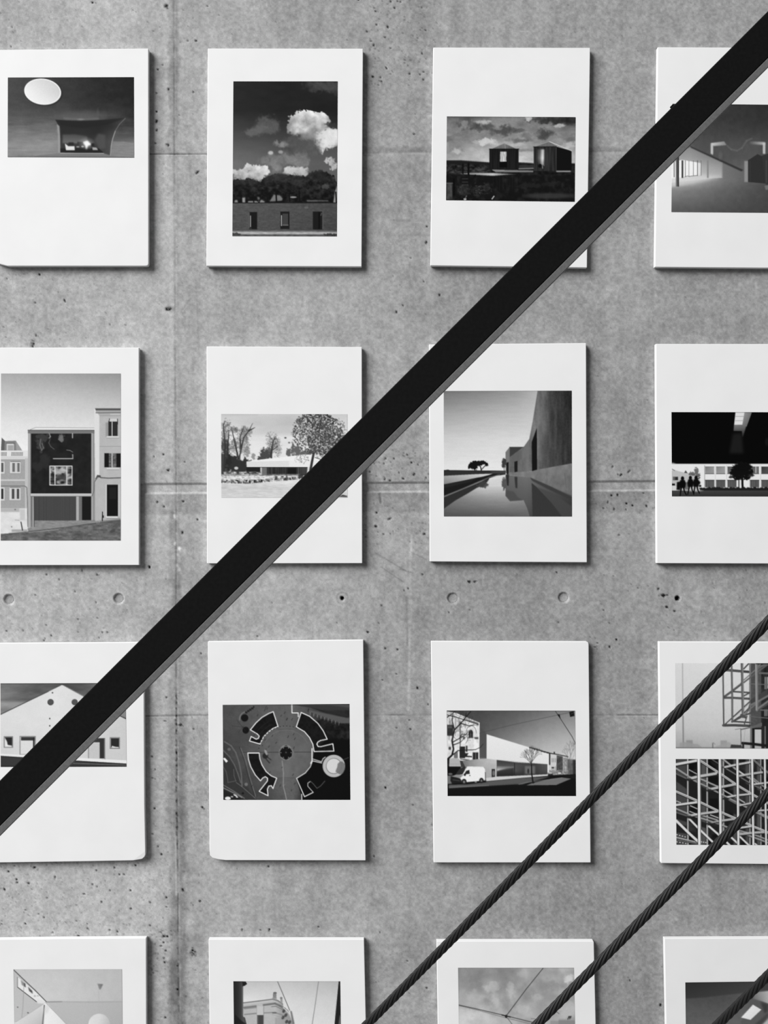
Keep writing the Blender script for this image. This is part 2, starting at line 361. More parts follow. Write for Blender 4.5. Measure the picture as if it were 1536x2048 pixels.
def art_lit_hall():
    c = Art([(1345, 207.5), (1602, 210), (1600, 426), (1342.8, 424)], (1340, 200), 7.837)
    c.A[:] = c.table([20, 400, 800, 1200, 1536, 2055], [65, 300, 500, 700, 900, 1100, 1250, 1400, 1755],
        [[70, 62, 54, 48, 45, 42], [60, 58, 54, 50, 48, 44], [75, 66, 62, 60, 58, 52], [100, 76, 74, 76, 74, 62], [110, 80, 76, 80, 76, 62], [150, 110, 92, 92, 80, 62], [190, 165, 118, 92, 76, 62], [128, 118, 98, 82, 70, 60], [84, 80, 74, 68, 64, 58]])
    c.add(5, 60, 60, 3)
    c.poly([(0, 890), (320, 735), (1110, 1110), (1165, 1135), (1165, 1215), (700, 1225), (0, 1300)], c.table([0, 300, 600, 820, 830, 1165], [740, 900, 1050, 1220], [[120, 130, 110, 100, 90, 80], [150, 150, 128, 120, 100, 90], [190, 175, 158, 145, 110, 95], [215, 200, 180, 172, 112, 96]]))
    c.poly([(315, 722), (1150, 1095), (1120, 1120), (325, 748)], 46, .9, 6)
    c.poly([(0, 1010), (75, 960), (190, 938), (492, 990), (492, 1178), (230, 1212), (0, 1236)], 236, 1, 3)
    c.poly([(0, 1236), (500, 1182), (820, 1200), (420, 1300), (0, 1375)], 206, .7, 26)
    for x, w, v in ((66, 16, 110), (240, 9, 90), (297, 7, 110), (366, 8, 90), (432, 12, 90), (458, 6, 150), (485, 12, 110)): c.line((x, 950), (x, 1205 - (x - 66) * .06), w, v)
    c.pl([(230, 1208), (270, 1192), (300, 1198), (370, 1188), (435, 1182)], 10, 90, .8)
    c.rect(92, 870, 142, 1358, c.table([92, 118, 122, 142], [870, 1358], [[90, 80, 45, 40], [110, 95, 45, 40]])); c.rect(180, 945, 210, 1222, 62)
    c.rect(580, 945, 606, 1222, 126, .9, 3); c.rect(812, 985, 830, 1225, 120, .7, 4)
    c.ell(160, 1390, 130, 26, 135, .6, 30)
    c.poly([(640, 675), (850, 650), (888, 708), (680, 722)], c.table([640, 880], [650, 720], [[205, 130], [185, 120]]), 1, 6)
    c.rect(638, 682, 676, 845, 190, .95, 4); c.poly([(638, 840), (676, 840), (670, 862)], 170)
    c.poly([(1250, 650), (1440, 658), (1492, 664), (1490, 706), (1380, 700), (1240, 690)], c.table([1250, 1490], [650, 700], [[85, 205], [85, 175]]), .95, 8)
    c.rect(1456, 670, 1494, 845, 186, .95, 4)
    c.pl([(900, 720), (960, 775), (1050, 795), (1130, 750), (1200, 640), (1280, 605)], 26, 98, .6, 16)
    c.ell(790, 870, 32, 60, 100, .5, 24)
    c.rect(1166, 955, 1224, 1286, 140, .9, 4)
    c.poly([(1222, 945), (1372, 848), (1440, 880), (1512, 930), (1504, 1310), (1222, 1286)], 46); c.poly([(1440, 875), (1530, 840), (2060, 900), (2060, 1320), (1504, 1330)], 50)
    c.rect(1252, 960, 1262, 1290, 58, .7, 3); c.rect(1500, 940, 1520, 1300, 74, .6, 4)
    c.poly([(1480, 1345), (1560, 1330), (1640, 1390), (1500, 1410)], 112, .9, 6)
    c.rect(15, 55, 2060, 82, 36, .6)
    return c

def art_dark_townhouse():
    c = Art([(2, 747), (241.4, 747), (241.4, 1081), (1.3, 1081)], (0, 800), 6)
    c.A[:] = c.table([5, 700, 1447], [-318, 0, 300, 600], [[172, 165, 150], [206, 202, 192], [230, 226, 222], [242, 240, 236]])
    c.add(4, 30, 30, 2)
    c.poly([(10, 605), (20, 450), (62, 492), (190, 488), (268, 608)], 132); c.poly([(10, 605), (20, 450), (58, 490), (52, 605)], 96); c.poly([(190, 490), (268, 608), (196, 605)], 160)
    c.rect(80, 524, 166, 604, 216); c.rect(95, 542, 160, 604, 168); c.line((75, 520), (172, 520), 8, 90)
    c.rect(0, 606, 338, 682, 228)
    for x0, n in ((12, 5), (142, 9)):
        for k in range(n): c.line((x0 + k * 16, 628), (x0 + k * 16 - 2, 668), 7, 92)
    c.rect(0, 676, 338, 716, 214); c.line((0, 716), (335, 716), 6, 150)
    c.rect(0, 718, 305, 1320, 166 + (c.noise(20, 14, 5) - .5) * 14)
    c.rect(0, 952, 300, 974, 204); c.line((0, 976), (300, 976), 5, 140)
    c.rect(300, 700, 348, 1540, 194)
    c.rect(0, 1300, 332, 1600, 224 + (c.noise(70, 40, 6) - .5) * 26); c.rect(0, 1300, 235, 1345, 178, .9, 6); c.rect(240, 1310, 300, 1440, 196, .8, 5)
    for (x0, y0, x1, y1), v in (((120, 735, 247, 882), 100), ((115, 1045, 247, 1206), 62)):
        c.rect(x0 + 6, y0, x1, y0 + 12, 100); c.rect(x0, y0 + 8, x1, y1, 216); c.rect(x0 + 22, y0 + 18, x1 - 12, y1 - 18, 205)
        for a, b in ((28, 58), (88, 116)): c.rect(x0 + a, y0 + 22, x0 + b, y1 - 20, v + 10)
        c.line((x0, y1), (x1, y1), 6, 140)
        c.rect(0, y0 + 6, 55, y1, 216); c.rect(14, y0 + 20, 42, y1 - 18, v - 8)
    c.pl([(0, 1032), (295, 1032), (322, 1050), (328, 1180), (334, 1520)], 9, 104)
    # black fronted house
    c.rect(336, 395, 1140, 1535, 168)
    c.poly([(362, 358), (430, 330), (1132, 342), (1140, 360)], 238); c.pl([(362, 356), (430, 330), (1132, 336)], 6, 150)
    c.rect(334, 360, 1140, 400, 112); c.line((334, 362), (1140, 362), 7, 80); c.line((340, 384), (1136, 384), 5, 150)
    c.rect(372, 402, 1096, 1123, 33 + (c.noise(60, 60, 7) - .5) * 16)
    c.rect(1098, 400, 1140, 1445, 148); c.line((1104, 400), (1104, 1440), 9, 196); c.rect(342, 400, 360, 1535, 178); c.line((366, 400), (366, 1530), 6, 110)
    c.puff([(490, 520, 50, 100), (520, 450, 90, 40)], 84, .55, .4, 1.3, 26, 8)
    c.pl([(490, 470), (478, 540), (500, 605), (522, 575), (505, 520)], 10, 130, .7, 4)
    c.pl([(590, 400), (606, 440), (590, 455)], 12, 165, .8, 3); c.pl([(598, 480), (586, 515), (610, 560), (650, 590)], 9, 110, .7, 4)
    c.puff([(738, 455, 34, 50)], 120, .9, .6, .6, 30, 9)
    c.line((870, 400), (870, 455), 10, 200); c.pl([(800, 600), (840, 605), (872, 625)], 9, 130, .8, 3); c.pl([(872, 655), (874, 704), (640, 704)], 11, 170)
    c.puff([(540, 730, 60, 80), (450, 800, 60, 60)], 52, .6, .6, .9, 40, 10)
    win = 92 + (c.noise(50, 30, 11, 4) - .5) * 300
    c.rect(596, 790, 866, 1022, np.clip(win, 26, 235)); c.puff([(720, 855, 90, 34)], 190, .8, .4, .8, 26, 12); c.rect(680, 895, 800, 960, 48, .7, 8); c.rect(620, 860, 650, 990, 36, .7, 6)
    c.pl([(598, 793), (865, 793), (865, 1021), (598, 1021)], 11, 214, 1, 0, True)
    for x in (660, 801): c.line((x, 795), (x, 1020), 12, 218)
    c.rect(366, 1123, 1096, 1156, 198); c.line((370, 1156), (1096, 1156), 6, 90)
    c.rect(372, 1158, 1096, 1448, 92)
    c.rect(410, 1160, 912, 1446, 74); stripes(c, 412, 912, 1162, 1446, 26, 8, 62, .8, .3, 4)
    c.rect(915, 1158, 946, 1472, 178); c.rect(946, 1160, 984, 1460, 112); c.rect(984, 1160, 1094, 1442, 26)
    c.rect(374, 1160, 388, 1525, 110); c.rect(386, 1160, 410, 1525, 158); c.line((410, 1162), (412, 1520), 7, 50)
    c.rect(342, 1160, 366, 1535, 176)
    c.poly([(415, 1452), (700, 1450), (985, 1444), (1180, 1440), (1190, 1470), (1000, 1495), (700, 1540), (340, 1585), (330, 1540), (415, 1522)], 140 + (c.noise(40, 14, 14) - .5) * 40)
    # house on the right
    c.rect(1140, 150, 1450, 1450, 186 + (c.noise(60, 60, 15) - .5) * 10)
    c.poly([(1130, 100), (1150, 130), (1192, 190), (1192, 905), (1140, 940)], 224)
    c.poly([(1140, 100), (1450, 100), (1450, 124), (1152, 128)], 82); c.rect(1150, 124, 1450, 150, 170); c.line((1150, 154), (1450, 152), 8, 84); c.rect(1190, 160, 1450, 186, 176)
    for k in range(9): c.ell(1330 + k * 13, 172, 4, 8, 214)
    c.line((1200, 190), (1450, 190), 6, 150)
    c.rect(1268, 270, 1302, 440, 150, .9, 3); c.rect(1300, 254, 1412, 432, 46); c.poly([(1316, 226), (1408, 226), (1414, 258), (1310, 258)], 212); c.line((1314, 225), (1304, 290), 8, 36); c.line((1410, 228), (1412, 290), 8, 36)
    c.line((1345, 262), (1345, 430), 9, 206); c.rect(1280, 434, 1426, 452, 216); c.line((1280, 456), (1426, 456), 5, 130)
    c.line((1195, 556), (1450, 556), 6, 150)
    c.rect(1300, 640, 1400, 808, 100 + (c.noise(20, 20, 16) - .5) * 90); c.rect(1253, 638, 1306, 808, 24); c.rect(1396, 640, 1450, 808, 24); c.line((1345, 645), (1345, 806), 9, 214)
    for y in (690, 740, 780): c.line((1306, y), (1396, y), 4, 150, .6)
    c.rect(1280, 814, 1432, 832, 214); c.line((1285, 836), (1430, 836), 5, 130)
    c.pl([(1150, 945), (1170, 905), (1210, 932), (1300, 938), (1450, 934)], 13, 92); c.pl([(1175, 925), (1132, 985), (1128, 1090), (1105, 1150)], 10, 112); c.ell(1185, 915, 26, 14, 80)
    c.rect(1270, 1010, 1284, 1410, 216); c.rect(1282, 1016, 1416, 1394, 22); c.rect(1416, 1012, 1440, 1400, 196); c.rect(1278, 1396, 1412, 1416, 222); c.line((1280, 1420), (1440, 1424), 6, 110)
    c.rect(1310, 1050, 1395, 1190, 34, .8); c.line((1230, 1345), (1228, 1450), 12, 22); c.line((1240, 1390), (1240, 1410), 12, 40)
    road = [(0, 1605), (130, 1600), (400, 1585), (700, 1550), (1000, 1500), (1180, 1470), (1450, 1436), (1450, 1700), (0, 1700)]
    c.poly(road, 104 + (c.noise(60, 24, 17, 5) - .5) * 70 + (c.noise(8, 8, 18, 2) - .5) * 26)
    c.pl([(110, 1602), (300, 1586), (640, 1548), (760, 1534)], 12, 66, .9, 2); c.pl([(760, 1534), (1000, 1496), (1150, 1478)], 9, 62, .8, 2); c.line((100, 1600), (700, 1562), 8, 150, .6)
    c.ell(1350, 1570, 40, 18, 56, .6, 14, -.5); c.poly([(1180, 1450), (1450, 1430), (1450, 1460), (1200, 1480)], 82, .7, 6)
    c.poly([(140, 1555), (330, 1555), (330, 1580), (140, 1582)], 170); c.line((252, 1465), (270, 1562), 11, 30); c.line((180, 1440), (232, 1444), 6, 150); c.ell(140, 1522, 8, 8, 120); c.ell(182, 1315, 10, 8, 110)
    return c

def art_pavilion_tree():
    c = Art([(442.2, 827.8), (694.5, 828.3), (694.8, 995), (442.4, 995)], (440, 825), 6)
    c.A[:] = c.table([14, 500, 800, 1528], [18, 120, 240, 300, 600], [[202, 208, 204, 206], [214, 198, 194, 212], [224, 204, 200, 220], [228, 224, 226, 224], [232, 232, 232, 226]])
    c.add(8, 200, 60, 3)
    c.rect(14, 14, 460, 40, 190, .5, 6)
    rg = random.Random(11)
    c.puff([(55, 600, 70, 190), (60, 420, 45, 90)], 56, .92, .4, 1.2, 26, 5); c.puff([(250, 640, 180, 90), (140, 590, 80, 90)], 40, .95, .3, 1, 30, 6)
    c.puff([(60, 260, 60, 130), (170, 420, 70, 80), (270, 380, 60, 120)], 104, .5, .5, 3.2, 18, 7, tex=40); c.puff([(180, 210, 40, 40), (285, 210, 35, 45), (330, 250, 50, 60)], 96, .5, .5, 3, 16, 8, tex=40); c.dots(260, [(60, 260, 55, 130), (170, 400, 60, 80), (270, 360, 60, 130), (180, 205, 36, 36), (290, 210, 34, 45), (60, 150, 40, 40)], 2.5, 6, 60, 130, .7, 31)
    for p in ([(45, 740), (62, 400), (40, 150), (60, 100)], [(230, 720), (236, 520), (285, 300), (345, 220), (392, 130)], [(220, 550), (172, 330), (132, 170)], [(85, 520), (100, 330), (108, 210)], [(250, 430), (240, 300), (280, 180)], [(345, 220), (420, 180)]):
        c.pl(p, 22, 52, .95, w2=5)
    for k in range(26):
        x = rg.uniform(25, 400); y = rg.uniform(180, 520)
        c.tree(x, y, -1.57 + rg.uniform(-.7, .7), rg.uniform(20, 40), 4, 3, 70, rg, .45, .8, .7)
    c.puff([(400, 530, 22, 40), (330, 470, 30, 60)], 100, .6, .3, 1.4, 14, 9)
    c.puff([(518, 510, 36, 85), (575, 500, 40, 80), (500, 560, 60, 30)], 56, .9, .35, 1, 22, 10); c.puff([(690, 430, 40, 110), (640, 380, 70, 100)], 120, .45, .5, 3.2, 16, 12, tex=40); c.dots(120, [(690, 440, 36, 100), (640, 380, 60, 100)], 2.5, 6, 70, 140, .7, 32)
    c.pl([(615, 560), (622, 420), (655, 300)], 20, 48, 1, w2=8); c.line((630, 450), (690, 410), 10, 60)
    for k in range(10): c.tree(630, rg.uniform(330, 480), -1.57 + rg.uniform(-.8, .8), rg.uniform(25, 45), 5, 3, 70, rg, .45, .8, .75)
    c.puff([(822, 490, 28, 60), (872, 450, 24, 90), (935, 470, 50, 65), (985, 490, 40, 30), (1070, 480, 40, 50)], 78, .85, .35, 1.2, 20, 13)
    # pavilion
    c.poly([(318, 590), (480, 566), (1012, 504), (1145, 510), (1215, 580), (1090, 665), (830, 652), (320, 656)], 222)
    c.poly([(318, 590), (480, 566), (1012, 504), (1145, 510), (1210, 576), (830, 580)], 240); c.poly([(830, 580), (1210, 576), (1085, 662), (830, 650)], 234)
    c.rect(318, 655, 1050, 756, 44 + (c.noise(26, 200, 14, 2) - .5) * 36); c.poly([(318, 655), (480, 660), (480, 756), (318, 720)], 34)
    c.rect(484, 660, 502, 752, 200); c.rect(502, 660, 562, 752, 108); stripes(c, 560, 930, 662, 752, 12, 7, 84, .7, .4, 5); c.rect(810, 665, 915, 740, 22, .9, 4); stripes(c, 930, 1040, 662, 745, 7, 6, 150, .8, .3, 6)
    c.poly([(1050, 655), (1095, 655), (1060, 740), (1044, 730)], 220)
    # crowd of white chairs and planting
    c.rect(14, 712, 490, 762, np.clip(140 + (c.noise(30, 16, 15, 4) - .5) * 420, 40, 235), .95, 4)
    c.ell(195, 668, 24, 18, 215, .9, 4); c.line((178, 690), (215, 690), 8, 60)
    c.rect(14, 758, 960, 812, np.clip(215 + (c.noise(18, 12, 16, 3) - .5) * 190, 70, 240))
    c.rect(14, 740, 960, 766, 0 * c.X + np.clip(175 + (c.noise(22, 12, 17, 3) - .5) * 260, 60, 230), .55, 4)
    c.poly([(14, 808), (560, 800), (960, 770), (960, 800), (640, 828), (340, 854), (14, 846)], np.clip(130 + (c.noise(12, 16, 18, 3) - .5) * 460, 36, 235))
    c.rect(658, 764, 690, 806, 60, .9, 3); c.rect(735, 764, 765, 780, 40, .9, 2); c.rect(790, 756, 810, 820, 56, .8, 2); c.rect(940, 745, 1000, 790, 52, .9, 4)
    c.poly([(14, 848), (340, 856), (640, 832), (960, 804), (1528, 760), (1528, 1030), (14, 1030)], c.table([14, 700, 1528], [840, 900, 1020], [[212, 222, 224], [202, 206, 215], [212, 212, 215]]) + (c.noise(60, 12, 19, 5) - .5) * 40)
    # large tree
    c.pl([(1086, 690), (1106, 580), (1122, 500), (1112, 470)], 30, 52, 1, w2=26)
    c.pl([(1112, 490), (1070, 410), (1050, 320), (1070, 240), (1000, 170)], 16, 60, 1, w2=6); c.pl([(1115, 480), (1170, 370), (1190, 240), (1210, 120)], 18, 56, 1, w2=6); c.pl([(1120, 500), (1220, 400), (1320, 300)], 16, 56, 1, w2=6)
    c.pl([(1140, 540), (1200, 560)], 8, 60)
    c.puff([(1260, 400, 150, 140), (1180, 280, 130, 160)], 90, .5, .5, 1.6, 30, 21)
    for k in range(14): c.tree(rg.uniform(1060, 1300), rg.uniform(160, 420), -1.57 + rg.uniform(-1.1, 1.1), rg.uniform(35, 60), 5, 3, 66, rg, .5, .8, .8)
    c.dots(760, [(1180, 260, 305, 255)], 5, 10, 36, 110, .9, 22); c.dots(620, [(1280, 330, 220, 190)], 5, 10, 40, 96, .85, 23); c.dots(330, [(1140, 100, 235, 90)], 5, 10, 40, 90, .9, 24)
    c.dots(90, [(960, 240, 110, 170)], 4, 9, 80, 140, .8, 25); c.dots(60, [(980, 560, 90, 60)], 4, 8, 110, 180, .7, 26); c.dots(90, [(1440, 230, 80, 170)], 4, 9, 70, 120, .8, 27); c.dots(160, [(1180, 230, 280, 220)], 5, 9, 205, 228, .8, 28)
    c.ell(785, 304, 14, 10, 90); c.ell(830, 362, 14, 10, 120)
    c.poly([(1420, 1012), (1470, 985), (1528, 1000), (1528, 1022)], 78); c.rect(8, 1012, 1530, 1024, 200, .5)
    return c

def art_pool_wall():
    c = Art([(887.4, 782), (1143.4, 781.2), (1143.9, 1033), (887.7, 1032.8)], (886, 780), 6)
    c.A[:] = np.where(c.Y < 1000, c.table([8, 500, 900, 1140], [10, 300, 600, 960], [[112, 132, 152, 178], [162, 178, 188, 200], [204, 212, 216, 214], [226, 230, 228, 226]]),
        c.table([8, 500, 750, 1040], [1000, 1150, 1300, 1500], [[225, 226, 215, 200], [160, 208, 206, 190], [118, 146, 152, 140], [84, 90, 92, 100]]))
    c.add(5, 120, 18, 3)
    wall = c.table([750, 900, 1050, 1130, 1200, 1290, 1400, 1545], [8, 400, 700, 970], [[100, 105, 96, 92, 100, 66, 48, 40], [100, 105, 112, 118, 102, 66, 58, 46], [96, 100, 108, 112, 86, 72, 62, 50], [96, 98, 104, 104, 82, 72, 58, 52]])
    wall = wall + (c.noise(30, 160, 5, 4) - .5) * 34 + (c.noise(16, 16, 6, 3) - .5) * 14
    c.poly([(1135, 5), (1550, 5), (1550, 882), (1070, 972), (750, 1000), (750, 800), (880, 745), (965, 688), (1035, 588), (1075, 380)], wall)
    c.line((1135, 5), (1075, 380), 5, 160, .4)
    c.poly([(750, 746), (800, 684), (800, 992), (750, 992)], 116); c.poly([(800, 684), (968, 684), (880, 745), (800, 806)], 60); c.line((798, 686), (968, 686), 6, 40)
    c.poly([(800, 806), (950, 722), (950, 830), (895, 850), (800, 870)], 96, .8, 3); c.poly([(950, 722), (1035, 600), (1040, 780), (950, 830)], 112, .7, 6)
    c.poly([(1126, 452), (1130, 956), (1068, 974), (1064, 625)], 20); c.line((1130, 500), (1134, 955), 6, 120, .6)
    c.poly([(855, 862), (894, 849), (894, 980), (858, 988)], 28); c.poly([(760, 872), (788, 864), (788, 1012), (764, 1012)], 24)
    led = c.table([750, 1000, 1200, 1400, 1545], [880, 1000, 1280], [[110, 128, 128, 120, 122], [112, 124, 118, 116, 112], [90, 100, 104, 104, 100]]) + (c.noise(40, 70, 8, 4) - .5) * 30
    c.poly([(1550, 880), (1130, 956), (1068, 974), (790, 990), (790, 1020), (1045, 1048), (1550, 1272)], led)
    c.line((1245, 990), (1250, 1130), 9, 90, .4, 8); c.line((1460, 1000), (1480, 1180), 10, 80, .4, 8)
    refl = c.table([750, 1000, 1200, 1545], [1010, 1200, 1520], [[100, 112, 98, 80], [90, 96, 84, 66], [80, 74, 56, 48]])
    c.poly([(750, 1018), (1045, 1048), (1300, 1160), (1550, 1290), (1550, 1530), (1045, 1530), (1010, 1420), (968, 1322), (805, 1334), (750, 1270)], refl)
    c.poly([(1045, 1050), (1550, 1270), (1550, 1325), (1250, 1185), (1070, 1090)], 58, .9, 5)
    c.poly([(1064, 1115), (1130, 1170), (1300, 1350), (1440, 1530), (1075, 1530)], 54); c.poly([(1130, 1165), (1320, 1240), (1550, 1400), (1550, 1530), (1440, 1530), (1300, 1350)], 70, .8, 4)
    c.poly([(858, 1042), (893, 1042), (893, 1178), (870, 1176)], 44, .9, 3); c.poly([(756, 1012), (792, 1012), (788, 1150), (768, 1146)], 36, .9, 2)
    c.poly([(760, 1200), (850, 1220), (900, 1290), (965, 1322), (805, 1332), (752, 1270)], 74, .8, 6)
    c.poly([(5, 962), (40, 958), (60, 955), (90, 964), (400, 966), (750, 970), (750, 1008), (5, 1030)], 46); c.line((5, 965), (750, 972), 8, 24); c.poly([(560, 972), (750, 972), (750, 1004), (600, 1004)], 62)
    c.poly([(5, 1030), (400, 1010), (600, 1004), (480, 1036), (5, 1132)], c.table([5, 500], [1000, 1130], [[170, 212], [128, 170]]))
    c.poly([(5, 1134), (480, 1038), (610, 1004), (750, 1008), (750, 1014), (640, 1030), (480, 1085), (250, 1180), (5, 1275)], 26); c.poly([(5, 1134), (250, 1088), (440, 1045), (330, 1100), (5, 1180)], 38, .8, 4)
    c.pl([(5, 1276), (250, 1178), (430, 1100), (560, 1046), (680, 1015)], 10, 92)
    c.poly([(5, 1290), (430, 1110), (560, 1052), (545, 1085), (480, 1165), (440, 1160), (400, 1178), (300, 1240), (150, 1325), (5, 1428)], 46, 1, 2)
    c.puff([(360, 905, 55, 45), (385, 880, 60, 34), (330, 920, 30, 25), (385, 930, 25, 30)], 18, 1, .15, .6, 22, 9); c.puff([(470, 870, 50, 24), (445, 885, 30, 18), (522, 890, 20, 26)], 20, 1, .15, .7, 18, 10)
    c.pl([(460, 968), (452, 925), (428, 890)], 12, 20); c.pl([(462, 955), (490, 925), (512, 900)], 9, 22)
    c.puff([(733, 870, 26, 55), (728, 915, 20, 25)], 40, .9, .3, .7, 20, 11); c.line((733, 920), (735, 965), 8, 90)
    c.puff([(490, 1135, 55, 38), (440, 1150, 40, 16)], 62, .9, .3, .9, 20, 12); c.puff([(732, 1120, 26, 75)], 70, .9, .3, .7, 22, 13)
    c.line((5, 10), (1550, 8), 8, 80, .6)
    return c

def art_canopy_figures():
    c = Art([(1342.9, 824.2), (1602, 824.5), (1602, 993), (1343.8, 992.7)], (1340, 820), 7.837, 5)
    c.poly([(1004, 230), (1200, 234), (1150, 400), (1135, 430), (1125, 340), (996, 330)], c.table([990, 1200], [230, 300, 430], [[120, 110], [92, 84], [20, 40]]), 1, 5)
    c.poly([(1165, 38), (1282, 38), (1200, 262), (1132, 236)], c.table([1130, 1290], [38, 260], [[150, 108], [110, 90]]))
    c.poly([(1026, 36), (1168, 36), (1134, 232), (1006, 232)], 216, 1, 3)
    for y in (100, 168): c.line((1025, y), (1150, y), 10, 160)
    c.rect(1000, 330, 1126, 372, 6, .95, 4); c.poly([(986, 372), (1124, 366), (1150, 680), (930, 680)], 32, .75, 22); c.ell(1520, 500, 30, 60, 20, .8, 20)
    c.rect(0, 845, 2070, 1262, 224); c.poly([(0, 820), (60, 830), (110, 850), (0, 850)], 200, .8, 8)
    c.poly([(0, 960), (60, 935), (140, 960), (240, 985), (300, 990), (470, 1010), (470, 1262), (0, 1262)], 182); c.poly([(220, 985), (245, 945), (278, 990)], 66); c.line((30, 925), (75, 950), 9, 90)
    c.rect(45, 1045, 128, 1102, 90); c.rect(80, 1050, 125, 1098, 40); c.rect(30, 1152, 78, 1184, 26); c.rect(35, 1190, 130, 1262, 205)
    c.puff([(410, 960, 30, 55), (440, 1020, 40, 30), (350, 1000, 50, 30)], 70, .8, .3, 1.2, 18, 3); c.rect(230, 1130, 300, 1250, 96, .9, 4)
    c.rect(478, 880, 540, 1225, 224); c.line((545, 870), (545, 1215), 8, 140)
    for x, v in ((552, 132), (724, 138), (900, 92), (1255, 92), (1432, 66), (1608, 110), (1784, 120), (1960, 120)):
        c.rect(x, 888, x + 140, 1000, c.table([x, x + 140], [888, 1000], [[v - 20, v + 20], [v + 10, v + 10]])); c.line((x, 1000), (x + 140, 1000), 8, 60); c.line((x, 888), (x + 140, 888), 5, 90)
        c.rect(x, 1098, x + 142, 1212, 74); stripes(c, x + 4, x + 140, 1110, 1210, 8, 8, 108, .7, .4, x); c.line((x, 1100), (x + 142, 1100), 9, 36)
        c.line((x - 12, 870), (x - 12, 1215), 5, 150, .6)
    c.line((1345, 890), (1345, 985), 10, 200)
    c.puff([(1130, 940, 160, 120), (1000, 980, 60, 80), (1240, 980, 70, 50), (1070, 1040, 110, 50), (1190, 1060, 60, 40)], 12, 1, .15, 1.1, 34, 5); c.puff([(1270, 1030, 55, 22), (960, 1050, 40, 24)], 30, .9, .2, 1.2, 18, 6)
    c.poly([(1020, 845), (1260, 845), (1250, 960), (1010, 960)], 10, .95, 10)
    c.line((1132, 1040), (1138, 1235), 34, 14); c.line((1080, 1100), (1080, 1210), 20, 30, .8)
    c.rect(470, 1228, 2070, 1264, 30); c.puff([(x, 1230, 60, 18) for x in range(520, 2060, 90)], 28, 1, .3, .9, 22, 7)
    c.rect(0, 1262, 2070, 1365, c.table([0, 2070], [1262, 1355], [[66, 54], [48, 42]])); c.poly([(200, 1268), (480, 1256), (540, 1262), (420, 1282)], 180, .8, 6)
    def person(x, y, s, bag, lean):
        c.ell(x, y, 27 * s, 32 * s, 7); c.poly([(x - 34 * s, y + 24 * s), (x + 34 * s, y + 24 * s), (x + 54 * s, y + 80 * s), (x + 42 * s, y + 150 * s), (x - 42 * s, y + 150 * s), (x - 52 * s, y + 80 * s)], 7, 1, 4)
        c.pl([(x - 16 * s, y + 140 * s), (x - 30 * s, y + 210 * s), (x - (44 - lean) * s, y + 275 * s)], 26 * s, 7, 1, 0, False, 16); c.pl([(x + 16 * s, y + 140 * s), (x + 28 * s, y + 200 * s), (x + (52 + lean) * s, y + 258 * s)], 26 * s, 7, 1, 0, False, 16)
        if bag: c.poly(bag, 9, 1, 4)
    person(196, 1072, 1.0, [(108, 1130), (165, 1120), (160, 1255), (102, 1250)], 8); person(320, 1062, .95, None, 0); person(408, 1060, .95, [(440, 1100), (478, 1130), (470, 1165), (440, 1160)], 4); c.ell(474, 1190, 18, 16, 10); c.line((430, 1080), (470, 1060), 12, 8)
    return c

def art_white_gable():
    c = Art([(.8, 1366.7), (251, 1366), (253, 1533.3), (1.3, 1533.8)], (0, 1360), 6)
    c.A[:] = c.table([5, 300, 700, 1520], [40, 160, 240, 280, 420], [[120, 110, 92, 110], [130, 98, 84, 110], [110, 95, 100, 120], [150, 140, 120, 120], [128, 120, 120, 130]])
    c.add(22, 200, 60, 3, 5)
    c.line((8, 44), (1520, 40), 8, 60)
    c.poly([(0, 424), (745, 60), (1525, 482), (1525, 1005), (0, 908)], c.table([0, 700, 1520], [60, 500, 950], [[220, 228, 205], [222, 226, 205], [212, 215, 205]]) + (c.noise(90, 60, 4) - .5) * 8)
    c.pl([(0, 416), (580, 138)], 9, 70); c.line((1440, 432), (1515, 464), 9, 60); c.line((760, 64), (1000, 190), 5, 150)
    for x, r in ((607, 38), (896, 37)): c.ell(x, 266, r, r, 70); c.ell(x, 262, r - 8, r - 8, 84)
    for x, y in ((630, 153), (597, 463), (597, 550)): c.ell(x, y, 9, 9, 62)
    def win(x0, y0, x1, y1):
        c.rect(x0, y0, x1, y1, 142); c.rect(x0 + 12, y0 + 10, x1 - 8, y1 - 22, 44); c.pl([(x0, y0), (x1, y0), (x1, y1), (x0, y1)], 6, 110, .8, 0, True)
    win(48, 678, 154, 810); c.poly([(58, 690), (84, 740), (92, 778), (140, 788), (140, 802), (58, 802)], 232, 1, 2)
    win(1320, 690, 1436, 824); c.poly([(1345, 790), (1380, 800), (1420, 806), (1420, 814), (1340, 814)], 214)
    c.pl([(240, 892), (240, 676), (424, 676), (424, 800)], 9, 120); c.rect(252, 684, 418, 726, 58); c.rect(396, 684, 416, 880, 44); c.rect(252, 730, 396, 888, 222); c.line((235, 892), (400, 892), 6, 150)
    c.pl([(1062, 950), (1062, 700), (1258, 700), (1258, 955)], 9, 120); c.rect(1070, 702, 1252, 748, 58); c.rect(1196, 704, 1252, 942, 52); c.rect(1070, 756, 1196, 945, 200 + (c.noise(12, 12, 7) - .5) * 12); c.line((1060, 952), (1260, 952), 8, 130)
    c.poly([(0, 885), (1525, 965), (1525, 1000), (0, 908)], 236); c.poly([(0, 912), (240, 928), (1525, 1006), (1525, 1050), (0, 1050)], 58); c.pl([(0, 914), (240, 930), (1525, 1008)], 8, 28); c.line((880, 1000), (1525, 1022), 7, 130, .8)
    c.rect(0, 1030, 1525, 1050, 38, .7, 4)
    return c

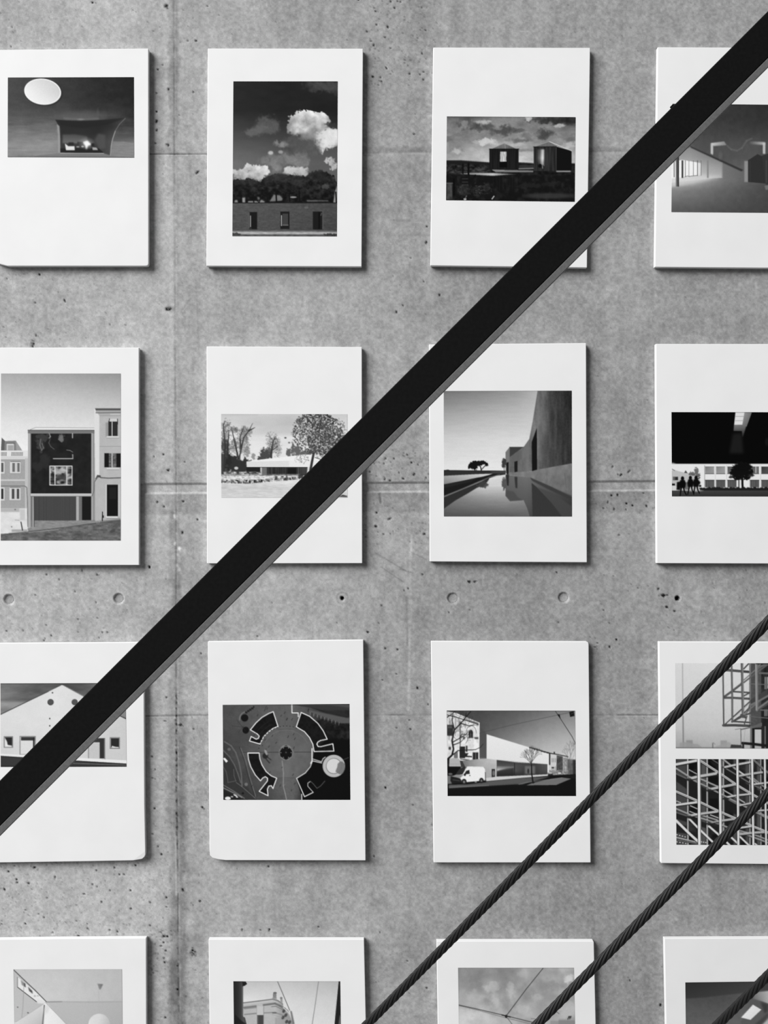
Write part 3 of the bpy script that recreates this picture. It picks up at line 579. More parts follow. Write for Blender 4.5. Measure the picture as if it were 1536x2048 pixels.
def art_aerial_ring():
    c = Art([(445.3, 1409.7), (698.7, 1407.8), (700.5, 1599.6), (446.7, 1599.7)], (444, 1405), 6)
    c.A[:] = c.table([8, 300, 600, 850, 1000, 1200, 1540], [20, 300, 600, 900, 1168], [[78, 84, 90, 92, 86, 60, 50], [72, 82, 92, 94, 80, 32, 25], [60, 82, 94, 98, 88, 22, 18], [60, 68, 86, 100, 70, 18, 15], [60, 60, 76, 98, 40, 15, 12]])
    c.add(8, 60, 60, 3); c.add(6, 10, 10, 4)
    c.ell(250, 420, 200, 60, 64, .3, 60)
    # dark garden to the right, roofs above it
    c.poly([(1262, 430), (1540, 260), (1540, 1175), (970, 1175), (895, 912), (1000, 845), (1085, 700), (1105, 590)], 16, 1, 4)
    c.poly([(980, 240), (1270, 200), (1540, 250), (1540, 440), (1250, 440)], 30 + (c.noise(40, 40, 5) - .5) * 50, .9, 10)
    c.poly([(850, 28), (1545, 20), (1545, 90), (1200, 90), (1040, 60)], 56); c.poly([(1000, 20), (1545, 20), (1545, 65), (1300, 30)], 84, .7, 6); c.poly([(1060, 62), (1480, 150), (1480, 160), (1230, 120)], 36)
    c.poly([(1045, 90), (1500, 185), (1545, 180), (1545, 250), (1410, 250), (1050, 150)], 92, .9, 4); c.poly([(1220, 85), (1490, 130), (1490, 165), (1225, 115)], 44, .9, 3)
    for k in range(26):
        t = k / 25.0; x = 1060 + 360 * t; y = 118 + 125 * t
        c.line((x, y), (x - 4, y + 34), 6, 30 if k % 3 else 120)
    c.line((1040, 75), (1032, 110), 9, 36)
    # square
    c.ell(768, 600, 330, 318, c.table([440, 768, 1100], [280, 600, 920], [[92, 96, 88], [92, 104, 98], [84, 106, 90]]) + (c.noise(50, 50, 6) - .5) * 16)
    c.arc(768, 600, 280, 3.6, 5.9, 5, 120, .6, 24, 270); c.line((660, 320), (880, 320), 7, 70, .5); c.line((660, 905), (870, 905), 7, 66, .7)
    c.line((230, 597), (690, 597), 6, 52); c.line((868, 595), (1105, 595), 6, 52); c.rect(700, 30, 850, 300, 98, .4, 10); c.line((755, 60), (760, 300), 5, 78, .6); c.line((680, 60), (690, 290), 4, 84, .5)
    c.ell(768, 600, 84, 92, 134, .8, 5); c.ell(768, 600, 74, 78, 22)
    for k in range(6): c.ell(768 + 52 * math.cos(k * 1.047 + .52), 600 + 58 * math.sin(k * 1.047 + .52), 26, 28, 20); c.ell(768 + 62 * math.cos(k * 1.047), 602 + 66 * math.sin(k * 1.047), 6, 6, 150)
    c.arc(768, 600, 74, 3.5, 5.9, 7, 150, .8); c.ell(768, 600, 9, 9, 80)
    c.pl([(722, 700), (738, 850), (735, 1000), (758, 1090), (775, 1170)], 11, 150, .8, 4); c.line((735, 1000), (755, 985), 8, 150, .6)
    # streets to the left
    c.poly([(8, 580), (120, 680), (200, 830), (235, 1000), (300, 1020), (400, 1150), (420, 1175), (8, 1175)], 52, .75, 10)
    for p, w, v in (([(30, 470), (110, 520), (165, 600), (205, 720), (232, 860), (240, 1000)], 16, 104), ([(15, 575), (90, 650), (150, 750), (190, 850), (225, 960)], 14, 100), ([(225, 545), (285, 700), (330, 880), (410, 1140)], 8, 116), ([(205, 530), (265, 690), (312, 880), (385, 1120)], 6, 44), ([(8, 760), (50, 830), (70, 930), (70, 960), (170, 940)], 9, 92), ([(140, 800), (145, 880), (165, 940)], 6, 110), ([(170, 960), (240, 1010), (400, 1150)], 8, 110), ([(8, 985), (150, 1070), (270, 1150)], 10, 120), ([(8, 1020), (160, 1095), (240, 1140)], 8, 165)):
        c.pl(p, w, v, .85, 2)
    c.poly([(8, 1040), (160, 1110), (260, 1170), (8, 1170)], 30, .8, 4); c.poly([(12, 672), (34, 662), (70, 702), (50, 724)], 240); c.ell(70, 1150, 34, 20, 236); c.ell(160, 1115, 26, 8, 225, 1, 0, .5); c.ell(180, 1135, 14, 7, 210); c.ell(120, 1130, 16, 8, 170)
    c.ell(290, 982, 20, 20, 112); c.ell(85, 562, 20, 18, 108, .8, 4); c.ell(250, 1090, 14, 14, 26)
    c.ell(272, 185, 44, 44, 22, 1, 6); c.ell(285, 332, 40, 42, 22, 1, 6); c.arc(300, 200, 90, 3.0, 4.9, 14, 120, .5)
    for k in range(9): c.ell(285 + k * 12, 118 - k * 8 + (k % 2) * 10, 9, 14, 40)
    for q in ((120, 280, 300, 300), (180, 210, 280, 340), (200, 360, 260, 280)): c.line(q[:2], q[2:], 6, 46, .6)
    rg = random.Random(6)
    for k in range(34):
        x = rg.uniform(350, 900); y = rg.choice((rg.uniform(40, 220), rg.uniform(360, 560), rg.uniform(760, 1120)))
        c.line((x, y), (x - rg.uniform(6, 16), y + rg.uniform(10, 28)), 8, 40, .7, 3)
    c.ell(520, 640, 34, 36, 34, .9, 12); c.line((540, 650), (590, 690), 9, 44); c.line((530, 680), (570, 725), 14, 40, .8, 6); c.ell(528, 600, 14, 36, 160, .9, 4, -.4)
    # four curved blocks, each outlined in white
    NW = [(615, 110), (560, 132), (480, 178), (410, 242), (340, 328), (425, 378), (446, 402), (437, 430), (410, 440), (350, 408), (330, 462), (456, 498), (500, 410), (560, 350), (615, 310), (672, 287)]
    SW = [(310, 606), (446, 606), (455, 680), (480, 750), (530, 830), (590, 880), (656, 908), (612, 1032), (592, 998), (562, 1003), (545, 1040), (552, 1118), (446, 1066), (545, 942), (547, 908), (520, 890), (490, 905), (462, 940), (400, 870), (345, 770), (318, 680)]
    NE = [(950, 120), (1050, 165), (1150, 250), (1215, 340), (1262, 440), (1182, 456), (1150, 475), (1138, 500), (1153, 528), (1185, 530), (1330, 495), (1342, 583), (1105, 588), (1090, 500), (1050, 420), (990, 350), (892, 292)]
    for q in (NW, SW, NE):
        c.poly(q, 24 + (c.noise(30, 30, 8) - .5) * 16); c.pl(q, 11, 238, 1, 0, True)
    c.poly([(1085, 700), (1060, 770), (1000, 845), (895, 910), (990, 1130), (1095, 1078), (1300, 900), (1200, 725)], 15)
    c.pl([(1195, 725), (1085, 700), (1060, 770), (1000, 845), (895, 910), (990, 1130), (1095, 1078)], 10, 232); c.pl([(1095, 1078), (1030, 1005), (1030, 968), (1062, 945)], 9, 190); c.pl([(1062, 945), (1095, 975), (1140, 1030)], 8, 88); c.pl([(1140, 1030), (1185, 1000), (1235, 942)], 8, 84)
    c.pl([(1080, 552), (1080, 700), (1064, 730)], 11, 238); c.pl([(1088, 678), (1196, 712), (1212, 675), (1240, 655)], 9, 226); c.pl([(838, 22), (840, 125), (915, 125), (916, 170)], 11, 240); c.line((957, 1100), (958, 1172), 10, 222)
    for arc_ in ((350, 1.28, 2.65),):  # broken joints in the inner outline
        for k in range(16):
            a = 3.3 + k * .12
            c.ell(768 + 330 * math.cos(a), 600 + 318 * math.sin(a), 6, 6, 30, .8)
    for k in range(3): c.arc(790, 640, 380 + k * 46, 3.75, 4.2, 4, 52, .7)
    # round white roof
    c.ell(1342, 762, 134, 134, 186); c.ell(1338, 757, 92, 92, 214); c.arc(1342, 762, 92, 0, 6.29, 5, 70, .9, 40)
    c.poly([(1440, 705), (1474, 740), (1474, 800), (1450, 850), (1412, 862), (1362, 830), (1372, 800), (1384, 770), (1388, 735), (1410, 712)], 112, .9, 2); c.line((1450, 690), (1520, 660), 5, 90)
    c.rect(8, 24, 1540, 34, 70, .4)
    return c

def art_van_street():
    c = Art([(893.4, 1421), (1150.2, 1421.3), (1152, 1591.9), (895.2, 1591.9)], (894, 1418), 6)
    c.A[:] = c.table([5, 400, 800, 1200, 1545], [20, 200, 400, 600], [[66, 72, 88, 114, 128], [72, 80, 108, 140, 156], [80, 96, 140, 172, 184], [110, 130, 172, 200, 208]])
    c.add(4, 40, 40, 2)
    rg = random.Random(5)
    c.poly([(0, 30), (110, 48), (392, 165), (388, 632), (0, 606)], c.table([0, 200, 392], [30, 300, 620], [[205, 226, 220], [216, 226, 232], [226, 230, 232]]) + (c.noise(26, 40, 4, 4) - .5) * 70)
    c.pl([(0, 70), (110, 98), (270, 150), (390, 192)], 12, 60, .9); c.pl([(0, 44), (100, 66), (390, 176)], 6, 110, .8); c.pl([(230, 128), (390, 180)], 7, 70, .8)
    for x in (30, 60, 100, 140, 215): c.line((x, 110), (x + 4, 230), 7, 90, .7)
    c.line((385, 165), (385, 630), 9, 240)
    c.rect(0, 190, 78, 320, 44, .95, 3); c.rect(10, 205, 60, 230, 120, .6, 4)
    c.arc(290, 290, 62, 3.1, 6.3, 9, 130, .8, 16, 90); c.ell(285, 296, 28, 48, 40); c.rect(260, 296, 312, 350, 48); c.line((284, 250), (284, 345), 6, 150, .7)
    c.rect(150, 450, 218, 590, 40); c.rect(308, 520, 376, 616, 44); c.line((345, 520), (345, 614), 6, 150, .7); c.rect(226, 440, 246, 515, 56); c.poly([(215, 530), (260, 530), (240, 560), (300, 565), (300, 580), (215, 575)], 40); c.rect(330, 338, 376, 360, 40, .9, 3); c.line((250, 350), (330, 340), 9, 120, .6)
    c.rect(20, 455, 48, 490, 40, .9, 4); c.line((158, 150), (158, 470), 11, 70, .9); c.rect(190, 330, 216, 362, 40, .8, 3)
    c.poly([(80, 540), (130, 500), (130, 590), (84, 590)], 110); c.line((160, 600), (390, 630), 10, 70)
    c.poly([(392, 200), (478, 300), (478, 592), (390, 588)], 78, .9, 3)
    # bare tree before the facade
    c.pl([(10, 600), (60, 555), (78, 480), (60, 380), (90, 250), (165, 172), (225, 100), (285, 30)], 24, 26, 1, w2=9)
    for p in ([(66, 400), (150, 352), (235, 300), (250, 270)], [(20, 590), (130, 500), (250, 492), (340, 488), (400, 460), (436, 418)], [(90, 250), (60, 130), (70, 60)], [(165, 172), (260, 200), (330, 190)], [(225, 100), (230, 40)], [(150, 352), (180, 300), (220, 305)], [(80, 430), (160, 400), (200, 360)], [(0, 100), (60, 60), (110, 20)]):
        c.pl(p, 12, 32, 1, w2=5)
    for k in range(18): c.tree(rg.uniform(20, 330), rg.uniform(40, 460), rg.uniform(-2.4, -.4), rg.uniform(20, 46), 5, 3, 40, rg, .5, .78, .75)
    # low wall, awning
    c.poly([(165, 620), (390, 600), (480, 596), (596, 606), (596, 816), (460, 832), (200, 720)], c.table([165, 400, 600], [600, 820], [[110, 176, 196], [120, 160, 172]]) + (c.noise(40, 40, 6) - .5) * 16)
    c.poly([(150, 620), (185, 625), (218, 692), (165, 700)], 60); c.poly([(30, 600), (80, 585), (150, 600), (168, 692), (25, 690)], 176); c.poly([(0, 590), (30, 600), (25, 690), (0, 690)], 30); c.rect(0, 690, 165, 800, 18); c.ell(40, 780, 26, 12, 120, .8, 4); c.line((30, 660), (160, 660), 6, 150, .7)
    c.rect(536, 720, 576, 822, 40); c.ell(560, 770, 14, 34, 130, .8, 5)
    # long white block
    c.poly([(478, 304), (1000, 464), (1222, 540), (1220, 670), (830, 638), (478, 596)], c.table([478, 1220], [300, 660], [[232, 234], [224, 226]]))
    c.line((480, 306), (480, 594), 7, 245)
    c.poly([(596, 612), (830, 640), (1206, 662), (1206, 790), (596, 810)], c.table([596, 800, 930, 1060, 1206], [612, 680, 740, 800], [[60, 58, 60, 60, 84], [78, 80, 70, 62, 92], [90, 84, 60, 58, 84], [44, 40, 50, 50, 60]]))
    c.poly([(600, 686), (805, 690), (800, 704), (720, 712), (600, 742)], c.table([600, 810], [690, 740], [[120, 110], [214, 120]]), .95, 3); c.poly([(640, 740), (800, 712), (805, 800), (600, 806), (600, 750)], 40, .7, 6); c.line((810, 650), (812, 796), 9, 40)
    c.rect(935, 685, 1058, 780, 116, .8, 8); c.ell(975, 745, 12, 30, 46, .9, 5); stripes(c, 1070, 1200, 664, 788, 8, 7, 70, .7, .3, 4); c.rect(1206, 655, 1226, 792, 226); c.line((597, 612), (1206, 664), 5, 120, .5)
    # row of houses beyond
    c.pl([(990, 462), (1060, 480), (1150, 508), (1230, 530), (1330, 548), (1450, 574)], 14, 46, .95)
    for x in (1050, 1085, 1140, 1170, 1210): c.ell(x, 482 + (x - 1050) * .27, 14, 9, 44)
    c.poly([(1222, 535), (1330, 552), (1450, 578), (1460, 780), (1222, 795)], 206); c.line((1232, 540), (1232, 665), 16, 40)
    for x in (1258, 1276, 1296): c.rect(x, 590, x + 7, 640, 100); c.rect(x, 690, x + 7, 730, 110)
    c.poly([(1316, 556), (1390, 570), (1390, 775), (1310, 780)], 74 + (c.noise(14, 14, 8) - .5) * 60); c.rect(1395, 585, 1440, 770, 150 + (c.noise(12, 20, 9) - .5) * 100); c.rect(1280, 515, 1296, 535, 40)
    c.poly([(1440, 600), (1550, 610), (1550, 790), (1440, 780)], 84 + (c.noise(20, 30, 10) - .5) * 70, .9, 6); c.rect(1510, 610, 1550, 790, 40, .9, 6)
    c.tree(1462, 720, -1.57, 90, 10, 5, 84, rg, .35, .78, .8); c.tree(1475, 700, -1.4, 80, 6, 5, 110, rg, .35, .78, .6)
    c.rect(1225, 735, 1450, 790, 140 + (c.noise(16, 12, 11) - .5) * 150, .9, 3); c.rect(1210, 765, 1270, 800, 40, .9, 3); c.ell(1240, 768, 26, 9, 190); c.ell(1270, 705, 18, 8, 40); c.ell(1350, 770, 22, 9, 210)
    # street
    c.poly([(0, 900), (460, 866), (900, 822), (1206, 795), (1550, 780), (1550, 1060), (0, 1060)], 20, 1, 2)
    c.poly([(440, 832), (596, 812), (1210, 784), (1210, 802), (900, 826), (450, 868)], 204); c.poly([(20, 912), (460, 872), (900, 828), (1240, 812), (1100, 850), (900, 905), (800, 905), (20, 952)], c.table([20, 1240], [820, 950], [[96, 84], [90, 80]]), 1, 3); c.line((30, 940), (500, 915), 9, 128, .7, 4)
    c.poly([(950, 916), (1040, 884), (1250, 838), (1380, 822), (1490, 836), (1310, 912)], 112); c.pl([(860, 905), (960, 880), (1380, 826)], 6, 150, .7); c.poly([(1380, 800), (1550, 790), (1550, 830), (1490, 834)], 26)
    c.poly([(820, 908), (960, 908), (950, 925), (800, 920)], 24)
    # van
    c.poly([(60, 880), (250, 875), (470, 852), (470, 880), (240, 905), (60, 908)], 16, .9, 3)
    c.poly([(235, 692), (270, 690), (435, 694), (456, 722), (462, 845), (440, 858), (238, 876), (150, 842), (62, 806), (130, 780), (186, 712)], 236)
    c.poly([(150, 720), (200, 694), (240, 694), (185, 786), (100, 790)], 46); c.poly([(62, 806), (110, 788), (200, 790), (160, 826), (70, 826)], 140); c.poly([(45, 806), (160, 832), (176, 880), (60, 896), (40, 860)], 32, 1, 2); c.line((70, 850), (150, 860), 8, 90, .7)
    c.poly([(205, 786), (228, 742), (268, 730), (274, 778)], 40); c.ell(214, 788, 14, 16, 36); c.ell(274, 798, 7, 7, 60); c.ell(205, 872, 30, 34, 34); c.ell(205, 874, 14, 16, 120); c.ell(413, 858, 27, 32, 30); c.ell(413, 860, 12, 14, 110); c.line((459, 760), (462, 850), 8, 50); c.ell(345, 874, 14, 10, 160, .8, 4); c.line((232, 690), (212, 740), 6, 150)
    # young street tree
    c.pl([(1032, 886), (1016, 770), (1014, 650)], 18, 26, 1, w2=12); c.ell(1030, 884, 22, 8, 30)
    for ang in (-2.3, -2.0, -1.75, -1.5, -1.25, -.95): c.tree(1014, 660 if ang < -1.6 else 640, ang, 55, 8, 4, 62, rg, .32, .8, .8)
    # overhead wires and hanging sign
    c.pl([(390, 290), (500, 262), (760, 196), (1180, 104), (1470, 42)], 5, 66, .8); c.pl([(1300, 24), (1350, 98), (1500, 330), (1545, 420)], 7, 44, .9); c.poly([(1322, 64), (1352, 64), (1364, 124), (1346, 100)], 18); c.poly([(1466, 36), (1522, 25), (1530, 84), (1478, 96)], 22); c.line((1490, 60), (1512, 50), 6, 70)
    c.rect(0, 1030, 1550, 1060, 12, .6, 6); c.line((5, 22), (1545, 22), 7, 50, .6)
    return c

def art_steel_frame():
    c = Art([(1350, 1326.3), (1606, 1326.5), (1607, 1497.5), (1351.5, 1496.5)], (1344, 1320), 8)
    c.A[:] = c.table([50, 600, 2110], [50, 700, 1100, 1400], [[212, 216, 216], [204, 206, 204], [190, 196, 192], [160, 172, 172]])
    c.add(3, 40, 40, 2)
    c.line((168, 50), (176, 900), 16, 158, .8, 4); c.line((176, 900), (182, 1400), 22, 122, .85, 4)
    c.rect(228, 1284, 332, 1405, 138, .9, 5); c.poly([(120, 1405), (125, 1322), (210, 1312), (340, 1340), (410, 1345), (470, 1390), (470, 1405)], 150, .85, 5); c.rect(775, 1288, 880, 1405, 148, .9, 5); c.poly([(690, 1405), (700, 1385), (900, 1310), (940, 1330), (950, 1405)], 156, .8, 5)
    c.line((50, 1402), (1000, 1404), 14, 116); c.line((652, 1330), (652, 1410), 12, 86); c.pl([(652, 1330), (664, 1322), (690, 1352)], 7, 120)
    c.poly([(945, 1352), (1110, 1362), (1125, 1412), (930, 1412)], 60)
    # core
    c.rect(1245, 50, 1430, 1090, 78 + (c.noise(30, 20, 4) - .5) * 24); c.rect(1428, 50, 2120, 1010, 42 + (c.noise(60, 60, 5) - .5) * 40)
    for x0, y0, x1, y1, v in ((1475, 270, 1536, 470, 205), (1480, 790, 1530, 900, 200), (1560, 300, 1640, 440, 190), (1700, 260, 1800, 400, 180), (1560, 760, 1660, 880, 190)): c.rect(x0, y0, x1, y1, v)
    for x in (1478, 1500, 1520): c.line((x, 270), (x - 2, 910), 14, 46)
    c.rect(1235, 50, 1262, 1090, 118)
    c.poly([(1390, 560), (1700, 340), (2110, 120), (2110, 230), (1700, 460), (1400, 620)], 26); c.poly([(1250, 640), (1536, 460), (1536, 560), (1260, 720)], 66); c.poly([(1420, 1010), (1536, 930), (2110, 700), (2110, 1060), (1430, 1060)], 34)
    c.poly([(1250, 1075), (1440, 1000), (1440, 1060), (1270, 1100)], 96)
    L = lambda p, w, v, a=1: c.pl(p, w, v, a)
    L([(1400, 210), (1560, 215), (2110, 240)], 28, 100); L([(1240, 380), (1536, 395), (2110, 420)], 14, 104); L([(1250, 905), (1536, 930)], 16, 96); L([(1420, 800), (2110, 830)], 18, 108)
    L([(1260, 720), (1420, 640), (1700, 480), (2110, 260)], 30, 112); L([(1150, 360), (1340, 210), (1536, 70)], 24, 92); L([(1150, 320), (1330, 160), (1420, 60)], 18, 118); L([(1150, 140), (1225, 60)], 22, 70); L([(1370, 130), (1536, 50)], 34, 100)
    L([(960, 990), (1150, 890), (1380, 800), (1536, 700), (2110, 420)], 28, 76); L([(1370, 780), (1536, 660), (2110, 340)], 30, 118); L([(1150, 890), (1240, 790), (1420, 640)], 22, 110)
    L([(850, 1030), (1110, 790), (1240, 670)], 20, 72); L([(880, 1010), (1130, 800), (1236, 700)], 10, 150, .7); L([(1000, 960), (1120, 880), (1240, 760)], 20, 74); L([(1160, 1020), (1200, 900)], 18, 70); L([(1210, 820), (1240, 720)], 14, 80)
    L([(832, 592), (960, 500), (1108, 385), (1130, 340)], 34, 72); L([(850, 585), (965, 495), (1110, 378)], 8, 130, .7); L([(1140, 580), (1236, 528)], 22, 76)
    L([(830, 160), (960, 168), (1220, 190)], 40, 62); L([(860, 168), (1110, 182)], 10, 118, .8); L([(830, 605), (960, 605), (1230, 620)], 34, 66); L([(850, 606), (1220, 620)], 8, 120, .8); L([(970, 505), (1236, 522)], 24, 70); L([(822, 1046), (1000, 1044), (1240, 1052)], 40, 58); L([(850, 1040), (1230, 1044)], 9, 110, .8); L([(960, 982), (1245, 1000)], 26, 76)
    L([(816, 190), (822, 600), (828, 1055)], 24, 84); L([(953, 40), (962, 500), (966, 985)], 30, 82); L([(958, 45), (968, 980)], 8, 140, .7)
    L([(1120, 50), (1128, 480), (1136, 910)], 42, 92); L([(1132, 50), (1144, 900)], 10, 150, .9); L([(1350, 50), (1358, 800)], 44, 118); L([(1342, 50), (1350, 800)], 12, 170, .9); L([(1600, 50), (1608, 700)], 44, 120); L([(1850, 50), (1858, 600)], 44, 120)
    L([(1110, 880), (1180, 920)], 40, 80); L([(1010, 1112), (1096, 1098)], 9, 110); L([(1110, 1110), (1250, 1080)], 22, 110)
    c.rect(1250, 1060, 1282, 1415, 106); c.rect(1282, 1090, 1322, 1415, 26); c.rect(1320, 1085, 1440, 1112, 30); c.rect(1322, 1112, 1432, 1320, 192); c.rect(1430, 1060, 1482, 1415, 40); c.rect(1482, 1060, 1500, 1415, 120); c.rect(1500, 1000, 1560, 1415, 36); c.rect(1700, 1040, 1760, 1415, 36); c.rect(1960, 1040, 2010, 1415, 36)
    L([(1128, 1330), (1300, 1345), (1480, 1368), (2110, 1390)], 42, 30); c.rect(1122, 1330, 1156, 1415, 40); L([(1100, 1100), (1106, 1360)], 12, 92); L([(1170, 1110), (1150, 1320)], 5, 150)
    c.rect(1340, 48, 2120, 66, 24, .8)
    return c

def art_steel_lattice():
    c = Art([(1351.5, 1518.1), (1607, 1518.5), (1608, 1690.5), (1352.8, 1689.4)], (1344, 1510), 8)
    c.A[:] = np.clip(32 + (c.noise(140, 100, 3) - .5) * 60, 12, 80)
    for x0, x1, v in ((66, 245, 74), (470, 550, 88), (780, 830, 80), (985, 1035, 84), (1180, 1240, 78), (1360, 1420, 84), (1600, 1660, 76), (1800, 1850, 80)): c.rect(x0, 60, x1, 1450, v, .85, 10)
    for q in ([(66, 300), (260, 400), (260, 560), (66, 420)], [(260, 400), (760, 640), (760, 880), (260, 650)], [(480, 560), (1040, 800), (1040, 960), (760, 860), (480, 700)], [(600, 80), (1040, 330), (1040, 460), (640, 140)], [(1080, 400), (1536, 640), (2118, 960), (2118, 1100), (1080, 540)], [(66, 920), (300, 1000), (760, 1160), (760, 1240), (66, 1020)], [(820, 120), (1300, 420), (1300, 500), (820, 240)], [(830, 690), (1300, 900), (1300, 1010), (830, 800)], [(66, 1090), (250, 1140), (250, 1260), (66, 1240)]): c.poly(q, 30, .9, 6)
    for q in ((290, 250, 400, 320), (270, 90, 400, 230), (580, 340, 740, 480), (840, 560, 980, 640), (290, 820, 400, 890), (600, 700, 740, 860)): c.rect(*q, 14, .7, 8)
    def L(p, w, v=196, dbl=True):
        c.pl([(x, y + w * .55) for x, y in p], w * .7, 24, .9); c.pl(p, w, v)
        if dbl: c.pl([(x + w * .1, y + w * .12) for x, y in p], w * .28, 96, .9)
    def V(x, w, v, dx=10):
        c.line((x - w * .1, 60), (x + dx - w * .1, 1450), w + 8, 22, .8); c.line((x, 60), (x + dx, 1450), w, v); c.line((x + w * .36, 60), (x + dx + w * .36, 1450), w * .22, 120, .9); c.line((x - w * .15, 60), (x + dx - w * .15, 1450), w * .4, min(v + 18, 240), .9)
    for x, w in ((252, 26), (562, 26), (822, 24), (1245, 20), (1420, 18), (1580, 16), (1720, 16), (1880, 14), (2020, 14)): V(x, w, 158, 4)
    for p, w, v in (([(66, 215), (280, 352), (420, 400)], 26, 176), ([(300, 380), (760, 610), (1040, 760), (1300, 890), (2118, 1240)], 24, 168), ([(450, 380), (720, 500), (830, 520)], 24, 180), ([(820, 560), (960, 640), (1160, 760)], 18, 214), ([(66, 300), (260, 390)], 22, 96),
                    ([(66, 860), (300, 960), (760, 1105), (1040, 1220), (1500, 1390), (2118, 1600)], 24, 176), ([(66, 920), (270, 985)], 20, 96), ([(450, 960), (720, 1040)], 22, 180), ([(820, 70), (1050, 250), (1300, 410), (1536, 540), (2118, 860)], 24, 190), ([(640, 70), (1040, 330)], 18, 90), ([(820, 190), (1300, 480), (1536, 600)], 20, 110), ([(860, 690), (1060, 800)], 18, 110),
                    ([(1080, 1210), (1300, 1270), (1536, 1360)], 22, 170), ([(1080, 1040), (1480, 1220), (2118, 1480)], 22, 166), ([(1310, 900), (1480, 990), (2118, 1270)], 22, 150), ([(1310, 80), (1480, 240), (1700, 400)], 30, 120), ([(1310, 380), (1536, 560), (2118, 900)], 20, 160), ([(66, 1320), (430, 1405)], 24, 180), ([(66, 1360), (420, 1425)], 14, 110)): L(p, w, v)
    for p, w in (([(450, 90), (760, 290), (1040, 482), (1290, 632), (1536, 770), (2118, 1100)], 34), ([(66, 585), (400, 730), (760, 905), (1040, 1025), (1290, 1140), (1536, 1240), (2118, 1480)], 34)): L(p, w, 206)
    for p, w, v in (([(66, 150), (420, 84)], 40, 206), ([(280, 378), (430, 342), (700, 296)], 42, 184), ([(600, 548), (780, 512), (1000, 470)], 38, 176), ([(850, 192), (1040, 152), (1270, 112)], 32, 190), ([(868, 676), (1040, 645), (1270, 622)], 28, 190), ([(1080, 332), (1290, 296), (1440, 276)], 34, 172), ([(1300, 470), (1490, 446), (1700, 420)], 26, 190), ([(66, 800), (410, 754)], 34, 204), ([(280, 970), (430, 945), (720, 905)], 36, 180), ([(720, 1062), (1010, 1020)], 34, 170), ([(1080, 1166), (1270, 1140)], 30, 190), ([(1080, 1268), (1290, 1244), (1490, 1232)], 36, 170), ([(1080, 806), (1270, 768)], 26, 180), ([(1330, 896), (1536, 878)], 26, 180), ([(590, 1090), (720, 1062)], 26, 150)): L(p, w, v, False)
    for p, w in (([(66, 1050), (270, 1250), (430, 1395)], 40), ([(280, 1025), (430, 1180), (655, 1395)], 32), ([(592, 1140), (770, 1295), (925, 1445)], 32), ([(930, 1300), (1060, 1425)], 30), ([(1090, 1310), (1230, 1445)], 28), ([(1330, 1420), (1360, 1445)], 24)): L(p, w, 212, False)
    for x, y in ((275, 385), (600, 560), (280, 985), (600, 1092), (860, 690)): c.poly([(x - 50, y - 6), (x + 10, y - 20), (x + 60, y + 14), (x + 20, y + 40), (x - 60, y + 18)], 34, .85, 4)
    for x0, y0, x1, y1, n in ((280, 240, 390, 300, 6), (300, 815, 400, 860, 6), (290, 905, 400, 950, 6), (620, 960, 750, 1010, 7), (80, 1275, 210, 1310, 4), (80, 1390, 220, 1415, 4), (1080, 260, 1150, 310, 5), (80, 740, 130, 760, 3), (470, 1390, 540, 1400, 3), (560, 450, 575, 470, 1)):
        for k in range(n): c.ell(x0 + (x1 - x0) * k / max(n - 1, 1), y0 + (y1 - y0) * k / max(n - 1, 1), 11, 8, 222)
    for x, w in ((432, 48), (768, 44), (1048, 38), (1284, 36), (1486, 32), (1660, 28), (1812, 26), (1946, 24), (2066, 22)): V(x, w, 214, 10 + (x - 430) * .012)
    return c

